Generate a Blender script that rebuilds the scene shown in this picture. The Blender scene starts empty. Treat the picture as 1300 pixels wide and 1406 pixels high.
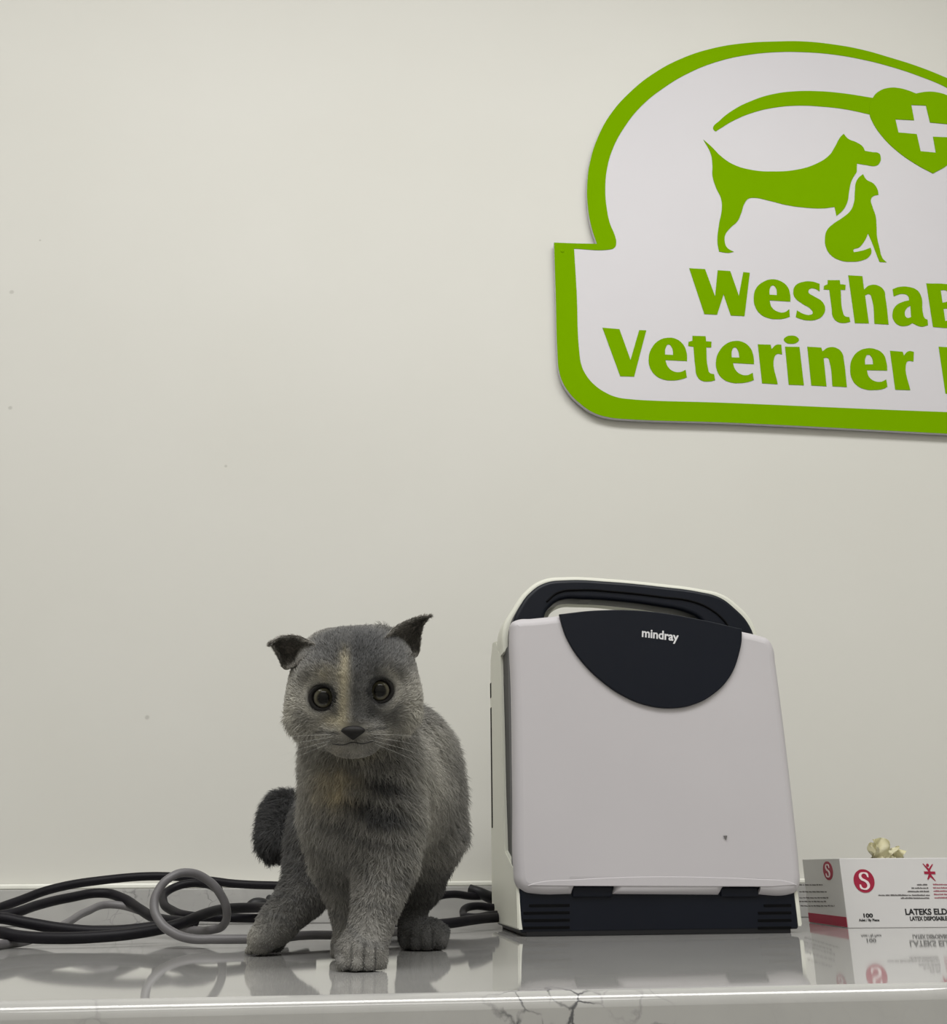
import bpy, bmesh, math, random
import numpy as np
from mathutils import Vector, Matrix, noise as mnoise

random.seed(7)
rng = np.random.default_rng(11)
SC = bpy.context.scene
COL = SC.collection

# ---------------------------------------------------------------- camera
W_PX, H_PX, FPX = 1300, 1406, 1350.0
CAM_H, PITCH, YAW, ROLL = 0.0585, math.radians(20.0), math.radians(7.0), 0.006
C0 = Vector((0, 0, CAM_H))
_f = Vector((math.sin(YAW) * math.cos(PITCH), math.cos(YAW) * math.cos(PITCH), math.sin(PITCH)))
_r = Vector((math.cos(YAW), -math.sin(YAW), 0))
_u = _r.cross(_f)
_r2 = _r * math.cos(ROLL) + _u * math.sin(-ROLL)   # image leans slightly: right side of the horizon sits higher
_u2 = _u * math.cos(ROLL) + _r * math.sin(ROLL)
_r, _u = _r2.normalized(), _u2.normalized()
cam = bpy.data.objects.new('camera', bpy.data.cameras.new('camera'))
COL.objects.link(cam)
M = Matrix((( _r.x, _u.x, -_f.x), (_r.y, _u.y, -_f.y), (_r.z, _u.z, -_f.z))).to_4x4()
M.translation = C0
cam.matrix_world = M
cam.data.sensor_fit = 'HORIZONTAL'
cam.data.sensor_width = 36.0
cam.data.lens = 36.0 * FPX / W_PX
cam.data.clip_start = 0.01
SC.camera = cam

def ray(px, py):
    return _f + _r * ((px - W_PX / 2) / FPX) + _u * ((H_PX / 2 - py) / FPX)
def at(px, py, y):                     # point of the vertical plane Y=y
    d = ray(px, py); return C0 + d * (y / d.y)
def atz(px, py, z=0.0):                # point of the horizontal plane Z=z
    d = ray(px, py); return C0 + d * ((z - CAM_H) / d.z)
def atx(px, py, x):                    # point of the vertical plane X=x
    d = ray(px, py); return C0 + d * (x / d.x)
def scale_at(p):                       # metres per pixel at a point
    return (Vector(p) - C0).dot(_f) / FPX

# ---------------------------------------------------------------- materials
def mat(name, col, rough=0.5, spec=0.5, metal=0.0, coat=0.0):
    m = bpy.data.materials.new(name); m.use_nodes = True
    b = m.node_tree.nodes['Principled BSDF']
    b.inputs['Base Color'].default_value = (*col, 1)
    b.inputs['Roughness'].default_value = rough
    b.inputs['Specular IOR Level'].default_value = spec
    b.inputs['Metallic'].default_value = metal
    b.inputs['Coat Weight'].default_value = coat
    return m
def srgb(r, g, b):
    return tuple(((c / 255) / 12.92 if c / 255 <= 0.04045 else ((c / 255 + 0.055) / 1.055) ** 2.4) for c in (r, g, b))
def mottled(m, c1, c2, scale=8.0, detail=3.0, bump=0.0, bscale=200.0):
    nt = m.node_tree; b = nt.nodes['Principled BSDF']
    tc = nt.nodes.new('ShaderNodeTexCoord')
    n = nt.nodes.new('ShaderNodeTexNoise'); n.inputs['Scale'].default_value = scale; n.inputs['Detail'].default_value = detail
    nt.links.new(tc.outputs['Object'], n.inputs['Vector'])
    r = nt.nodes.new('ShaderNodeValToRGB'); r.color_ramp.elements[0].position = .3; r.color_ramp.elements[1].position = .7
    r.color_ramp.elements[0].color = (*c1, 1); r.color_ramp.elements[1].color = (*c2, 1)
    nt.links.new(n.outputs['Fac'], r.inputs['Fac']); nt.links.new(r.outputs['Color'], b.inputs['Base Color'])
    if bump:
        n2 = nt.nodes.new('ShaderNodeTexNoise'); n2.inputs['Scale'].default_value = bscale; n2.inputs['Detail'].default_value = 2
        nt.links.new(tc.outputs['Object'], n2.inputs['Vector'])
        bp = nt.nodes.new('ShaderNodeBump'); bp.inputs['Strength'].default_value = bump; bp.inputs['Distance'].default_value = .001
        nt.links.new(n2.outputs['Fac'], bp.inputs['Height']); nt.links.new(bp.outputs['Normal'], b.inputs['Normal'])
    return m

m_wall = mottled(mat('wall_paint', (.6, .6, .53), .55, .3), (.580, .572, .535), (.598, .590, .557), 3.0, 3, .06, 130)
# a few small specks and scuffs on the paint
def add_specks(m, pts):
    nt = m.node_tree; b = nt.nodes['Principled BSDF']
    src = b.inputs['Base Color'].links[0].from_socket
    geo = nt.nodes.new('ShaderNodeNewGeometry')
    for p, rad in pts:
        d = nt.nodes.new('ShaderNodeVectorMath'); d.operation = 'DISTANCE'
        nt.links.new(geo.outputs['Position'], d.inputs[0]); d.inputs[1].default_value = p
        r = nt.nodes.new('ShaderNodeMapRange'); r.inputs[1].default_value = rad * .5; r.inputs[2].default_value = rad
        r.inputs[3].default_value = .3; r.inputs[4].default_value = 0
        nt.links.new(d.outputs['Value'], r.inputs[0])
        mx = nt.nodes.new('ShaderNodeMix'); mx.data_type = 'RGBA'
        nt.links.new(r.outputs[0], mx.inputs['Factor']); nt.links.new(src, mx.inputs[6]); mx.inputs[7].default_value = (.16, .15, .13, 1)
        src = mx.outputs[2]
    nt.links.new(src, b.inputs['Base Color'])

m_plain = mottled(mat('plain_paint', (.6, .6, .55), .7), (.6, .59, .54), (.63, .62, .57), 2)
m_floor = mottled(mat('floor_vinyl', (.3, .3, .3), .4), (.33, .32, .3), (.38, .37, .35), 5)
m_caulk = mottled(mat('white_caulk', (.75, .75, .7), .35), (.72, .72, .66), (.8, .8, .74), 20)

def quartz(name, c, rough, spots):
    m = mat(name, c, rough, .6); nt = m.node_tree; b = nt.nodes['Principled BSDF']
    geo = nt.nodes.new('ShaderNodeNewGeometry')
    nd = nt.nodes.new('ShaderNodeTexNoise'); nd.inputs['Scale'].default_value = 32; nd.inputs['Detail'].default_value = 6
    nt.links.new(geo.outputs['Position'], nd.inputs['Vector'])
    ad = nt.nodes.new('ShaderNodeVectorMath'); ad.operation = 'MULTIPLY_ADD'
    nt.links.new(nd.outputs['Color'], ad.inputs[0]); ad.inputs[1].default_value = (.035, .035, .035)
    nt.links.new(geo.outputs['Position'], ad.inputs[2])
    vo = nt.nodes.new('ShaderNodeTexVoronoi'); vo.feature = 'DISTANCE_TO_EDGE'; vo.inputs['Scale'].default_value = 58
    nt.links.new(ad.outputs[0], vo.inputs['Vector'])
    vr = nt.nodes.new('ShaderNodeMapRange'); vr.inputs[1].default_value = .0; vr.inputs[2].default_value = .06
    vr.inputs[3].default_value = 1; vr.inputs[4].default_value = 0
    nt.links.new(vo.outputs['Distance'], vr.inputs[0])
    n2 = nt.nodes.new('ShaderNodeTexNoise'); n2.inputs['Scale'].default_value = 40; n2.inputs['Detail'].default_value = 4
    nt.links.new(geo.outputs['Position'], n2.inputs['Vector'])
    r2 = nt.nodes.new('ShaderNodeMapRange'); r2.inputs[1].default_value = .40; r2.inputs[2].default_value = .60
    nt.links.new(n2.outputs['Fac'], r2.inputs[0])
    total = None
    for p, rad, amt in spots:
        d = nt.nodes.new('ShaderNodeVectorMath'); d.operation = 'DISTANCE'
        nt.links.new(geo.outputs['Position'], d.inputs[0]); d.inputs[1].default_value = p
        r = nt.nodes.new('ShaderNodeMapRange'); r.inputs[1].default_value = rad * .35; r.inputs[2].default_value = rad
        r.inputs[3].default_value = amt; r.inputs[4].default_value = 0
        nt.links.new(d.outputs['Value'], r.inputs[0])
        if total is None: total = r.outputs[0]
        else:
            a = nt.nodes.new('ShaderNodeMath'); a.operation = 'ADD'; nt.links.new(total, a.inputs[0]); nt.links.new(r.outputs[0], a.inputs[1]); total = a.outputs[0]
    a = nt.nodes.new('ShaderNodeMath'); a.operation = 'ADD'; nt.links.new(total, a.inputs[0]); a.inputs[1].default_value = .03
    m1 = nt.nodes.new('ShaderNodeMath'); m1.operation = 'MULTIPLY'; nt.links.new(vr.outputs[0], m1.inputs[0]); nt.links.new(r2.outputs[0], m1.inputs[1])
    m2 = nt.nodes.new('ShaderNodeMath'); m2.operation = 'MULTIPLY'; m2.use_clamp = True
    nt.links.new(m1.outputs[0], m2.inputs[0]); nt.links.new(a.outputs[0], m2.inputs[1])
    # faint clouding
    n3 = nt.nodes.new('ShaderNodeTexNoise'); n3.inputs['Scale'].default_value = 22; n3.inputs['Detail'].default_value = 5
    nt.links.new(geo.outputs['Position'], n3.inputs['Vector'])
    rp = nt.nodes.new('ShaderNodeValToRGB'); rp.color_ramp.elements[0].position = .25; rp.color_ramp.elements[1].position = .75
    rp.color_ramp.elements[0].color = (*[x * .93 for x in c], 1); rp.color_ramp.elements[1].color = (*[min(1, x * 1.05) for x in c], 1)
    nt.links.new(n3.outputs['Fac'], rp.inputs['Fac'])
    mx = nt.nodes.new('ShaderNodeMix'); mx.data_type = 'RGBA'
    nt.links.new(m2.outputs[0], mx.inputs['Factor']); nt.links.new(rp.outputs['Color'], mx.inputs[6]); mx.inputs[7].default_value = (.085, .085, .09, 1)
    nt.links.new(mx.outputs[2], b.inputs['Base Color'])
    return m

m_signwhite = mottled(mat('sign_white', (.8, .78, .8), .45, .3), (.55, .535, .565), (.565, .55, .58), 4)
m_green = mottled(mat('sign_green', (.18, .38, .0), .7, .0), srgb(110, 154, 0), srgb(113, 157, 1), 4)
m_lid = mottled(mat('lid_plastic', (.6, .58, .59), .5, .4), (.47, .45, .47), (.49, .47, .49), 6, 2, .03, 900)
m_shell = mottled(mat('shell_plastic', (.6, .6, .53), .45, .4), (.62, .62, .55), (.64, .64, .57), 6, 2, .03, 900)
m_navy = mottled(mat('navy_plastic', (.01, .012, .02), .42, .22), (.0028, .0042, .0095), (.0036, .0054, .0115), 6)
m_black = mottled(mat('black_plastic', (.006, .006, .008), .5, .35), (.004, .004, .006), (.007, .007, .009), 9)
m_slot = mottled(mat('dark_slot', (.002, .002, .003), .8, .1), (.0015, .0015, .002), (.0025, .0025, .003), 9)
m_greystrip = mottled(mat('grey_rubber', (.09, .09, .1), .5, .3), (.075, .075, .085), (.095, .095, .105), 9)
m_logo = mottled(mat('logo_silver', (.6, .6, .63), .4), (.6, .6, .63), (.68, .68, .7), 40)
m_cable = mottled(mat('black_cable', (.01, .009, .012), .5, .18), (.0045, .004, .006), (.007, .006, .009), 30)
m_gcable = mottled(mat('grey_cable', (.2, .19, .2), .45, .4), (.11, .105, .11), (.14, .135, .14), 30)
m_card = mottled(mat('white_card', (.6, .59, .58), .5, .35), (.58, .57, .57), (.61, .60, .60), 12)
m_red = mottled(mat('red_ink', (.3, .02, .05), .5, .3), srgb(150, 30, 58), srgb(160, 38, 66), 30)
m_ink = mottled(mat('black_ink', (.02, .02, .02), .5, .3), (.015, .015, .017), (.025, .025, .027), 30)
m_greyink = mottled(mat('grey_ink', (.1, .1, .1), .5, .3), (.12, .115, .115), (.16, .15, .15), 30)
m_pink = mottled(mat('pink_ink', (.4, .12, .16), .5, .3), (.33, .11, .14), (.4, .15, .18), 30)
m_latex = mottled(mat('cream_latex', (.7, .66, .42), .5, .3), (.84, .80, .56), (.90, .87, .68), 60)

# ---------------------------------------------------------------- mesh helpers
def link(name, me, m=None, parent=None, mw=None):
    o = bpy.data.objects.new(name, me); COL.objects.link(o)
    if m is not None and len(me.materials) == 0: me.materials.append(m)
    if mw is not None: o.matrix_world = mw
    if parent is not None:
        o.parent = parent
        o.matrix_parent_inverse = Matrix.Identity(4)
        o.matrix_basis = parent_world(parent).inverted() @ (mw if mw is not None else Matrix.Identity(4))
    return o
def parent_world(p):
    m = p.matrix_basis.copy()
    while p.parent is not None:
        p = p.parent; m = p.matrix_basis @ m
    return m
def empty(name, loc):
    o = bpy.data.objects.new(name, None); COL.objects.link(o); o.location = loc; o.empty_display_size = .05
    return o
def tag(o, label, cat, group=None):
    o['label'] = label; o['category'] = cat
    if group: o['group'] = group
    return o
def struct(o):
    o['kind'] = 'structure'; return o
def smooth(me, ang=40):
    for p in me.polygons: p.use_smooth = max(abs(c) for c in p.normal) < .99995     # true flats stay flat
    bm = bmesh.new(); bm.from_mesh(me)
    for e in bm.edges:
        if len(e.link_faces) == 2 and e.calc_face_angle(0) > math.radians(ang): e.smooth = False
    bm.to_mesh(me); bm.free()
def box_bm(x0, x1, y0, y1, z0, z1, bevel=0.0, seg=3):
    bm = bmesh.new()
    bmesh.ops.create_cube(bm, size=1)
    for v in bm.verts:
        v.co = Vector((x0 + (v.co.x + .5) * (x1 - x0), y0 + (v.co.y + .5) * (y1 - y0), z0 + (v.co.z + .5) * (z1 - z0)))
    if bevel: bmesh.ops.bevel(bm, geom=bm.edges[:], offset=bevel, segments=seg, affect='EDGES', profile=.5)
    return bm
def bm_obj(name, bm, m, parent=None, ang=40, mw=None):
    me = bpy.data.meshes.new(name); bmesh.ops.recalc_face_normals(bm, faces=bm.faces[:]); bm.to_mesh(me); bm.free(); smooth(me, ang)
    return link(name, me, m, parent, mw)
def curve_mesh(cu):
    t = bpy.data.objects.new('tmp', cu); COL.objects.link(t)
    dg = bpy.context.evaluated_depsgraph_get(); dg.update()
    me = bpy.data.meshes.new_from_object(t.evaluated_get(dg))
    bpy.data.objects.remove(t); bpy.data.curves.remove(cu)
    return me
RX90 = Matrix.Rotation(math.pi / 2, 4, 'X')
def flat(name, loops, m, parent, mw, half=.0004, bevel=0.0, res=10, ang=40, to_world=True):
    """Filled plate from closed loops; a loop is a list of (u, v[, 's']) with 's' for a sharp corner. mw places the plate's own u,v plane."""
    cu = bpy.data.curves.new(name, 'CURVE'); cu.dimensions = '2D'; cu.fill_mode = 'BOTH'
    cu.extrude = half; cu.resolution_u = res
    if bevel:
        cu.bevel_depth = bevel; cu.bevel_resolution = 4; cu.offset = -bevel
    for lp in loops:
        sp = cu.splines.new('BEZIER'); sp.bezier_points.add(len(lp) - 1); sp.use_cyclic_u = True
        for bp, p in zip(sp.bezier_points, lp):
            bp.co = (p[0], p[1], 0)
            bp.handle_left_type = bp.handle_right_type = 'VECTOR' if len(p) > 2 else 'AUTO'
    me = curve_mesh(cu); me.name = name
    bm = bmesh.new(); bm.from_mesh(me); bmesh.ops.remove_doubles(bm, verts=bm.verts[:], dist=1e-7); bm.to_mesh(me); bm.free()
    smooth(me, ang); me.materials.clear()
    return link(name, me, m, parent, mw)
def crop(pts, x0, y0, s):
    return [((x0 + p[0] / s), (y0 + p[1] / s), *p[2:]) for p in pts]
def S(*pts):                           # all corners sharp
    return [(a, b, 's') for a, b in pts]
def plane_uv(pts, y):
    out = []
    for p in pts:
        q = at(p[0], p[1], y); out.append((q.x, q.z, *p[2:]))
    return out
def tube(name, pts, rad, m, parent=None, res=8, cyclic=False, radii=None):
    cu = bpy.data.curves.new(name, 'CURVE'); cu.dimensions = '3D'; cu.bevel_depth = rad; cu.bevel_resolution = 5; cu.resolution_u = res
    cu.use_fill_caps = True
    sp = cu.splines.new('BEZIER'); sp.bezier_points.add(len(pts) - 1); sp.use_cyclic_u = cyclic
    for i, (bp, p) in enumerate(zip(sp.bezier_points, pts)):
        bp.co = p; bp.handle_left_type = bp.handle_right_type = 'AUTO'
        if radii: bp.radius = radii[i]
    me = curve_mesh(cu); me.materials.clear()
    for p in me.polygons: p.use_smooth = True
    return link(name, me, m, parent)
def text_mesh(s, size, bold=0.0, half=.00015, align='LEFT', sx=1.0, space=1.0):
    cu = bpy.data.curves.new('t', 'FONT'); cu.body = s; cu.size = size; cu.offset = bold; cu.extrude = half; cu.align_x = align
    cu.space_character = space
    me = curve_mesh(cu)
    for v in me.vertices: v.co.x *= sx
    me.materials.clear()
    return me
def join_meshes(name, items):
    """items: (mesh, matrix) -> one mesh"""
    bm = bmesh.new()
    for me, mt in items:
        me.transform(mt); bm.from_mesh(me); bpy.data.meshes.remove(me)
    out = bpy.data.meshes.new(name); bm.to_mesh(out); bm.free(); return out

# ---------------------------------------------------------------- room shell
Y_SPL = atz(560, 1266).y               # front of the stone upstand
Y_WALL = Y_SPL + .018
Z_SPL = at(560, 1217.5, Y_SPL).z
Y_EDGE = atz(650, 1364).y              # front edge of the worktop
FLOOR, CEIL = -0.92, 2.15
XL_, XR_ = -2.2, 2.4
YB = -2.2
add_specks(m_wall, [(at(16, 401, Y_WALL), .004), (at(14, 560, Y_WALL), .0035), (at(202, 985, Y_WALL), .0035), (at(55, 330, Y_WALL), .002), (at(310, 640, Y_WALL), .0025)])
def quad(name, pts, m):
    me = bpy.data.meshes.new(name); me.from_pydata(pts, [], [(0, 1, 2, 3)]); return struct(link(name, me, m))
struct(bm_obj('wall_back', box_bm(XL_, XR_, Y_WALL, Y_WALL + .1, FLOOR, CEIL), m_wall))
struct(bm_obj('wall_left', box_bm(XL_ - .1, XL_, YB, Y_WALL + .1, FLOOR, CEIL), m_plain))
struct(bm_obj('wall_right', box_bm(XR_, XR_ + .1, YB, Y_WALL + .1, FLOOR, CEIL), m_plain))
struct(bm_obj('wall_front', box_bm(XL_, XR_, YB - .1, YB, FLOOR, CEIL), m_plain))
struct(bm_obj('floor', box_bm(XL_, XR_, YB, Y_WALL, FLOOR - .1, FLOOR), m_floor))
struct(bm_obj('ceiling', box_bm(XL_, XR_, YB, Y_WALL, CEIL, CEIL + .1), m_plain))

m_quartz = quartz('polished_quartz', (.385, .38, .37), .045,
                  [(at(775, 1385, Y_EDGE), .034, 1.5), (at(712, 1392, Y_EDGE), .022, 1.0), (at(905, 1390, Y_EDGE), .02, .5), (at(150, 1395, Y_EDGE), .02, .3),
                   (at(190, 1250, Y_SPL), .05, .55), (at(290, 1240, Y_SPL), .03, .5)])
cbm = box_bm(XL_, XR_, Y_EDGE, Y_WALL, -.055, 0)
es = [e for e in cbm.edges if all(abs(v.co.y - Y_EDGE) < 1e-6 for v in e.verts) and abs(e.verts[0].co.x - e.verts[1].co.x) > .5]
bmesh.ops.bevel(cbm, geom=es, offset=.0075, segments=6, affect='EDGES', profile=.5)
ctop = bm_obj('countertop', cbm, m_quartz, None, 60)
tag(ctop, 'long glossy pale grey quartz worktop with rounded front edge and dark veins', 'countertop')
sbm = box_bm(XL_, XR_, Y_SPL, Y_WALL, 0, Z_SPL, .0012, 2)
spl = bm_obj('backsplash', sbm, m_quartz, None)
tag(spl, 'low grey quartz backsplash strip running along the foot of the wall', 'backsplash')
# white sealant line along the top of the upstand
tr = struct(bm_obj('trim_1', box_bm(XL_, XR_, Y_SPL + .003, Y_WALL, Z_SPL, Z_SPL + .006, .002, 3), m_caulk))
# cabinet below the worktop, out of the frame
cb = tag(bm_obj('base_cabinet', box_bm(XL_ + .01, XR_ - .01, Y_EDGE + .03, Y_WALL - .005, FLOOR, -.055, .003), m_plain), 'plain white base cabinet carrying the worktop', 'cabinet')

# ---------------------------------------------------------------- wall sign
T = .006
Y_SF = Y_WALL - .004 - T               # front face of the board
MW_S = Matrix.Translation((0, Y_SF + T / 2, 0)) @ RX90
def on_board(pts): return plane_uv(pts, Y_SF)
C1 = lambda p: crop(p, 790, 40, 2.549)
C2 = lambda p: crop(p, 750, 320, 3.611)
C3 = lambda p: crop(p, 940, 100, 3.611)
C4 = lambda p: crop(p, 940, 340, 3.611)
outer = C1([(75, 752, 's'), (55, 690), (43, 620), (41, 540), (52, 460), (80, 375), (125, 295), (190, 222), (270, 158), (370, 104), (480, 68), (590, 50), (700, 44), (800, 44), (900, 54), (1000, 72), (1100, 100), (1200, 132), (1300, 172)]) \
    + [(1370, 140), (1430, 190), (1480, 260), (1500, 330), (1494, 372, 's'), (1530, 376, 's'), (1533, 520), (1520, 575), (1470, 601), (1400, 600)] \
    + [(1300, 595.5)] + C2([(900, 940), (400, 923), (310, 914), (232, 890), (170, 848), (120, 800), (82, 742), (62, 680), (55, 600), (47, 330), (38, 48, 's'), (140, 52)])
inner = C1([(104, 560), (110, 490), (130, 420), (170, 345), (230, 270), (310, 205), (400, 152), (500, 113), (600, 91), (700, 81), (800, 81), (900, 89), (1000, 106), (1100, 131), (1200, 164), (1300, 206)]) \
    + [(1360, 158), (1415, 205), (1460, 270), (1476, 330), (1468, 385), (1512, 404, 's'), (1512, 520), (1495, 556), (1455, 570), (1400, 569)] \
    + [(1300, 566)] + C2([(900, 843), (400, 823), (340, 812), (290, 790), (240, 755), (200, 710), (175, 660), (163, 590), (150, 300), (137, 78, 's'), (312, 82), (338, 72), (346, 50)]) + C1([(137, 722), (120, 680), (108, 620)])
sign = flat('wall_sign', [on_board(outer)], m_signwhite, None, MW_S, half=T / 2)
tag(sign, 'white and green clinic sign with dog and cat emblem mounted on the wall', 'sign')
MW_P = Matrix.Translation((0, Y_SF - .0003, 0)) @ RX90
def decal(name, loops, m=None): return flat(name, [on_board(l) for l in loops], m or m_green, sign, MW_P, half=.0003)
decal('border', [outer, inner])
dog = C3([(92, 332, 's'), (130, 365), (180, 415), (240, 455), (330, 482), (440, 490), (560, 480), (650, 452), (715, 410), (745, 365), (770, 320), (787, 303, 's'), (810, 328), (850, 345), (880, 365), (893, 388, 's'), (930, 394), (962, 400), (970, 415), (965, 448), (945, 462), (900, 458), (853, 450, 's'), (852, 492, 's'), (825, 540), (814, 590), (806, 640), (785, 680), (752, 710, 's'), (742, 665, 's'), (690, 672), (590, 668), (500, 655), (420, 635), (340, 620), (315, 625), (295, 650), (280, 695), (262, 735), (225, 770), (200, 805), (198, 840), (210, 868), (242, 888, 's'), (215, 893), (170, 887, 's'), (162, 840), (170, 750), (183, 680), (180, 625), (155, 570), (137, 510), (137, 460), (128, 400)])
kit = C3([(883, 503, 's'), (900, 530), (935, 550), (955, 580), (960, 605, 's'), (935, 612), (922, 630), (930, 665), (945, 710), (950, 760), (952, 810), (965, 870), (980, 920), (1000, 940, 's'), (965, 938, 's'), (950, 900), (925, 835), (908, 797, 's'), (890, 835), (865, 865), (835, 880), (838, 890, 's'), (880, 882), (920, 868, 's'), (925, 885), (915, 910), (880, 930), (820, 937), (770, 930), (725, 905), (700, 865), (695, 820), (705, 780), (735, 750), (780, 720), (820, 685), (838, 645), (843, 590), (848, 545), (862, 520)])
swoosh = C3([(145, 285), (140, 275), (170, 240), (240, 185), (330, 140), (430, 108), (540, 93), (660, 92), (780, 102), (930, 125, 's'), (932, 165, 's'), (925, 209, 's'), (800, 182), (680, 168), (560, 163), (450, 172), (340, 197), (240, 238), (165, 283), (152, 290)])
heart = C3([(930, 128), (960, 94), (1010, 76), (1060, 77), (1110, 90), (1145, 104, 's'), (1200, 95), (1250, 98), (1300, 113), (1380, 160), (1420, 230), (1390, 330), (1310, 450), (1230, 500, 's'), (1150, 457), (1050, 387), (975, 312), (930, 244), (915, 200)])
cross = C3(S((1122, 160), (1195, 163), (1215, 247), (1312, 256), (1326, 322), (1230, 318), (1244, 397), (1168, 390), (1149, 305), (1058, 297), (1043, 231), (1136, 236)))
decal('dog_emblem', [dog]); decal('cat_emblem', [kit]); decal('swoosh_emblem', [swoosh])
flat('heart_emblem', [on_board(heart), on_board(cross)], m_green, sign, Matrix.Translation((0, Y_SF - .00045, 0)) @ RX90, half=.00045)
row1 = [C4(S((22, 103), (100, 107), (150, 243), (163, 113), (225, 117), (268, 240), (290, 122), (322, 125), (296, 340), (228, 337), (192, 232), (160, 333), (97, 330))),
    C4([(523, 268, 's'), (522, 235), (505, 190), (470, 165), (430, 158), (390, 170), (355, 200), (342, 245), (350, 295), (375, 330), (415, 350), (460, 355), (500, 350), (520, 343, 's'), (518, 306, 's'), (490, 322), (455, 316), (430, 295), (420, 262, 's')]),
    C4([(420, 234, 's'), (421, 205), (437, 188), (451, 200), (457, 236, 's')]),
    C4([(668, 180, 's'), (668, 217, 's'), (640, 203), (617, 207), (614, 224), (640, 242), (680, 268), (695, 300), (685, 335), (655, 356), (610, 361), (570, 353), (550, 345, 's'), (556, 312, 's'), (590, 330), (620, 334), (634, 324), (624, 305), (580, 277), (545, 247), (538, 215), (550, 187), (590, 170), (630, 169)]),
    C4([(708, 162, 's'), (768, 162, 's'), (770, 182, 's'), (797, 185, 's'), (795, 210, 's'), (772, 210, 's'), (783, 320), (793, 340), (815, 345, 's'), (820, 368, 's'), (790, 374), (755, 367), (735, 345), (728, 300), (716, 210, 's'), (688, 208, 's'), (690, 190, 's'), (708, 182, 's')]),
    C4([(810, 138, 's'), (880, 142, 's'), (888, 208, 's'), (915, 188), (955, 188), (985, 210), (994, 250), (1010, 382, 's'), (940, 378, 's'), (927, 255), (915, 232), (893, 237, 's'), (912, 376, 's'), (843, 375, 's')]),
    C4([(1030, 207, 's'), (1060, 196), (1110, 196), (1150, 211), (1170, 240), (1180, 325), (1190, 352), (1203, 358, 's'), (1205, 385, 's'), (1170, 392), (1128, 375, 's'), (1100, 388), (1060, 385), (1035, 360), (1030, 325), (1045, 290), (1085, 268), (1112, 262, 's'), (1106, 240), (1082, 230), (1035, 242, 's')]),
    C4([(1118, 288, 's'), (1098, 303), (1090, 328), (1100, 348), (1122, 345, 's')]),
    C4([(1197, 178, 's'), (1310, 184), (1362, 200), (1375, 240), (1345, 275, 's'), (1385, 300), (1398, 345), (1375, 385), (1320, 398), (1230, 394, 's')]),
    C4([(1268, 212, 's'), (1296, 214), (1310, 235), (1303, 265), (1277, 274, 's')]),
    C4([(1282, 303, 's'), (1310, 306), (1328, 330), (1318, 360), (1290, 364, 's')])]
decal('lettering', row1)
row2 = [C2(S((278, 470), (362, 477), (417, 630), (460, 482), (495, 483), (435, 712), (366, 710))),
    C2([(697, 635, 's'), (695, 595), (675, 550), (640, 525), (600, 520), (555, 535), (520, 575), (507, 625), (515, 670), (540, 705), (580, 726), (625, 731), (670, 725), (696, 716, 's'), (690, 679, 's'), (660, 690), (625, 684), (600, 660), (590, 630, 's')]),
    C2([(588, 603, 's'), (591, 570), (606, 553), (621, 566), (629, 605, 's')]),
    C4([(38, 438, 's'), (103, 440, 's'), (105, 465, 's'), (132, 467, 's'), (131, 495, 's'), (106, 495, 's'), (115, 600), (124, 622), (145, 628, 's'), (150, 658, 's'), (120, 664), (80, 658), (60, 635), (52, 590), (43, 492, 's'), (17, 488, 's'), (18, 468, 's'), (38, 462, 's')]),
    C4([(343, 578, 's'), (340, 540), (322, 495), (285, 468), (245, 464), (205, 478), (170, 515), (155, 560), (160, 610), (185, 648), (225, 668), (275, 672), (320, 665), (342, 657, 's'), (336, 621, 's'), (308, 633), (272, 626), (250, 605), (238, 572, 's')]),
    C4([(232, 545, 's'), (234, 510), (248, 495), (262, 508), (271, 546, 's')]),
    C4([(362, 480, 's'), (425, 482, 's'), (430, 503, 's'), (455, 482), (478, 482, 's'), (482, 530, 's'), (458, 528), (442, 550), (460, 678, 's'), (383, 673, 's')]),
    C4(S((497, 492), (568, 493), (590, 683), (515, 680))),
    C4([(528 + 37 * math.cos(a * math.pi / 4), 457 + 20 * math.sin(a * math.pi / 4)) for a in range(8)]),
    C4([(607, 492, 's'), (676, 496, 's'), (682, 514, 's'), (715, 495), (755, 500), (780, 525), (788, 560), (803, 692, 's'), (732, 688, 's'), (718, 570), (708, 548), (688, 548, 's'), (702, 688, 's'), (627, 684, 's')]),
    C4([(1003, 610, 's'), (1000, 575), (980, 525), (940, 503), (905, 500), (860, 515), (828, 555), (820, 600), (828, 650), (855, 685), (895, 703), (945, 706), (985, 700), (1004, 690, 's'), (998, 654, 's'), (970, 666), (935, 660), (912, 640), (902, 608, 's')]),
    C4([(893, 580, 's'), (895, 547), (910, 531), (925, 543), (934, 579, 's')]),
    C4([(1017, 512, 's'), (1080, 517, 's'), (1085, 535, 's'), (1110, 514), (1135, 517, 's'), (1133, 565, 's'), (1107, 563), (1095, 585), (1117, 707, 's'), (1043, 705, 's')]),
    C4(S((1258, 492), (1332, 496), (1342, 580), (1400, 500), (1480, 505), (1405, 600), (1500, 735), (1415, 732), (1350, 635), (1362, 728), (1292, 724)))]
decal('lettering', row2)
# small screw caps that hold the board
for sx_, sy_ in ((772, 345),):
    p = at(sx_, sy_, Y_SF)
    bm = bmesh.new(); bmesh.ops.create_uvsphere(bm, u_segments=16, v_segments=8, radius=.0035)
    bm_obj('screw_cap', bm, m_green, sign, 40, Matrix.Translation(p + Vector((0, -.0003, 0))) @ Matrix.Diagonal((1, .4, 1, 1)))

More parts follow.
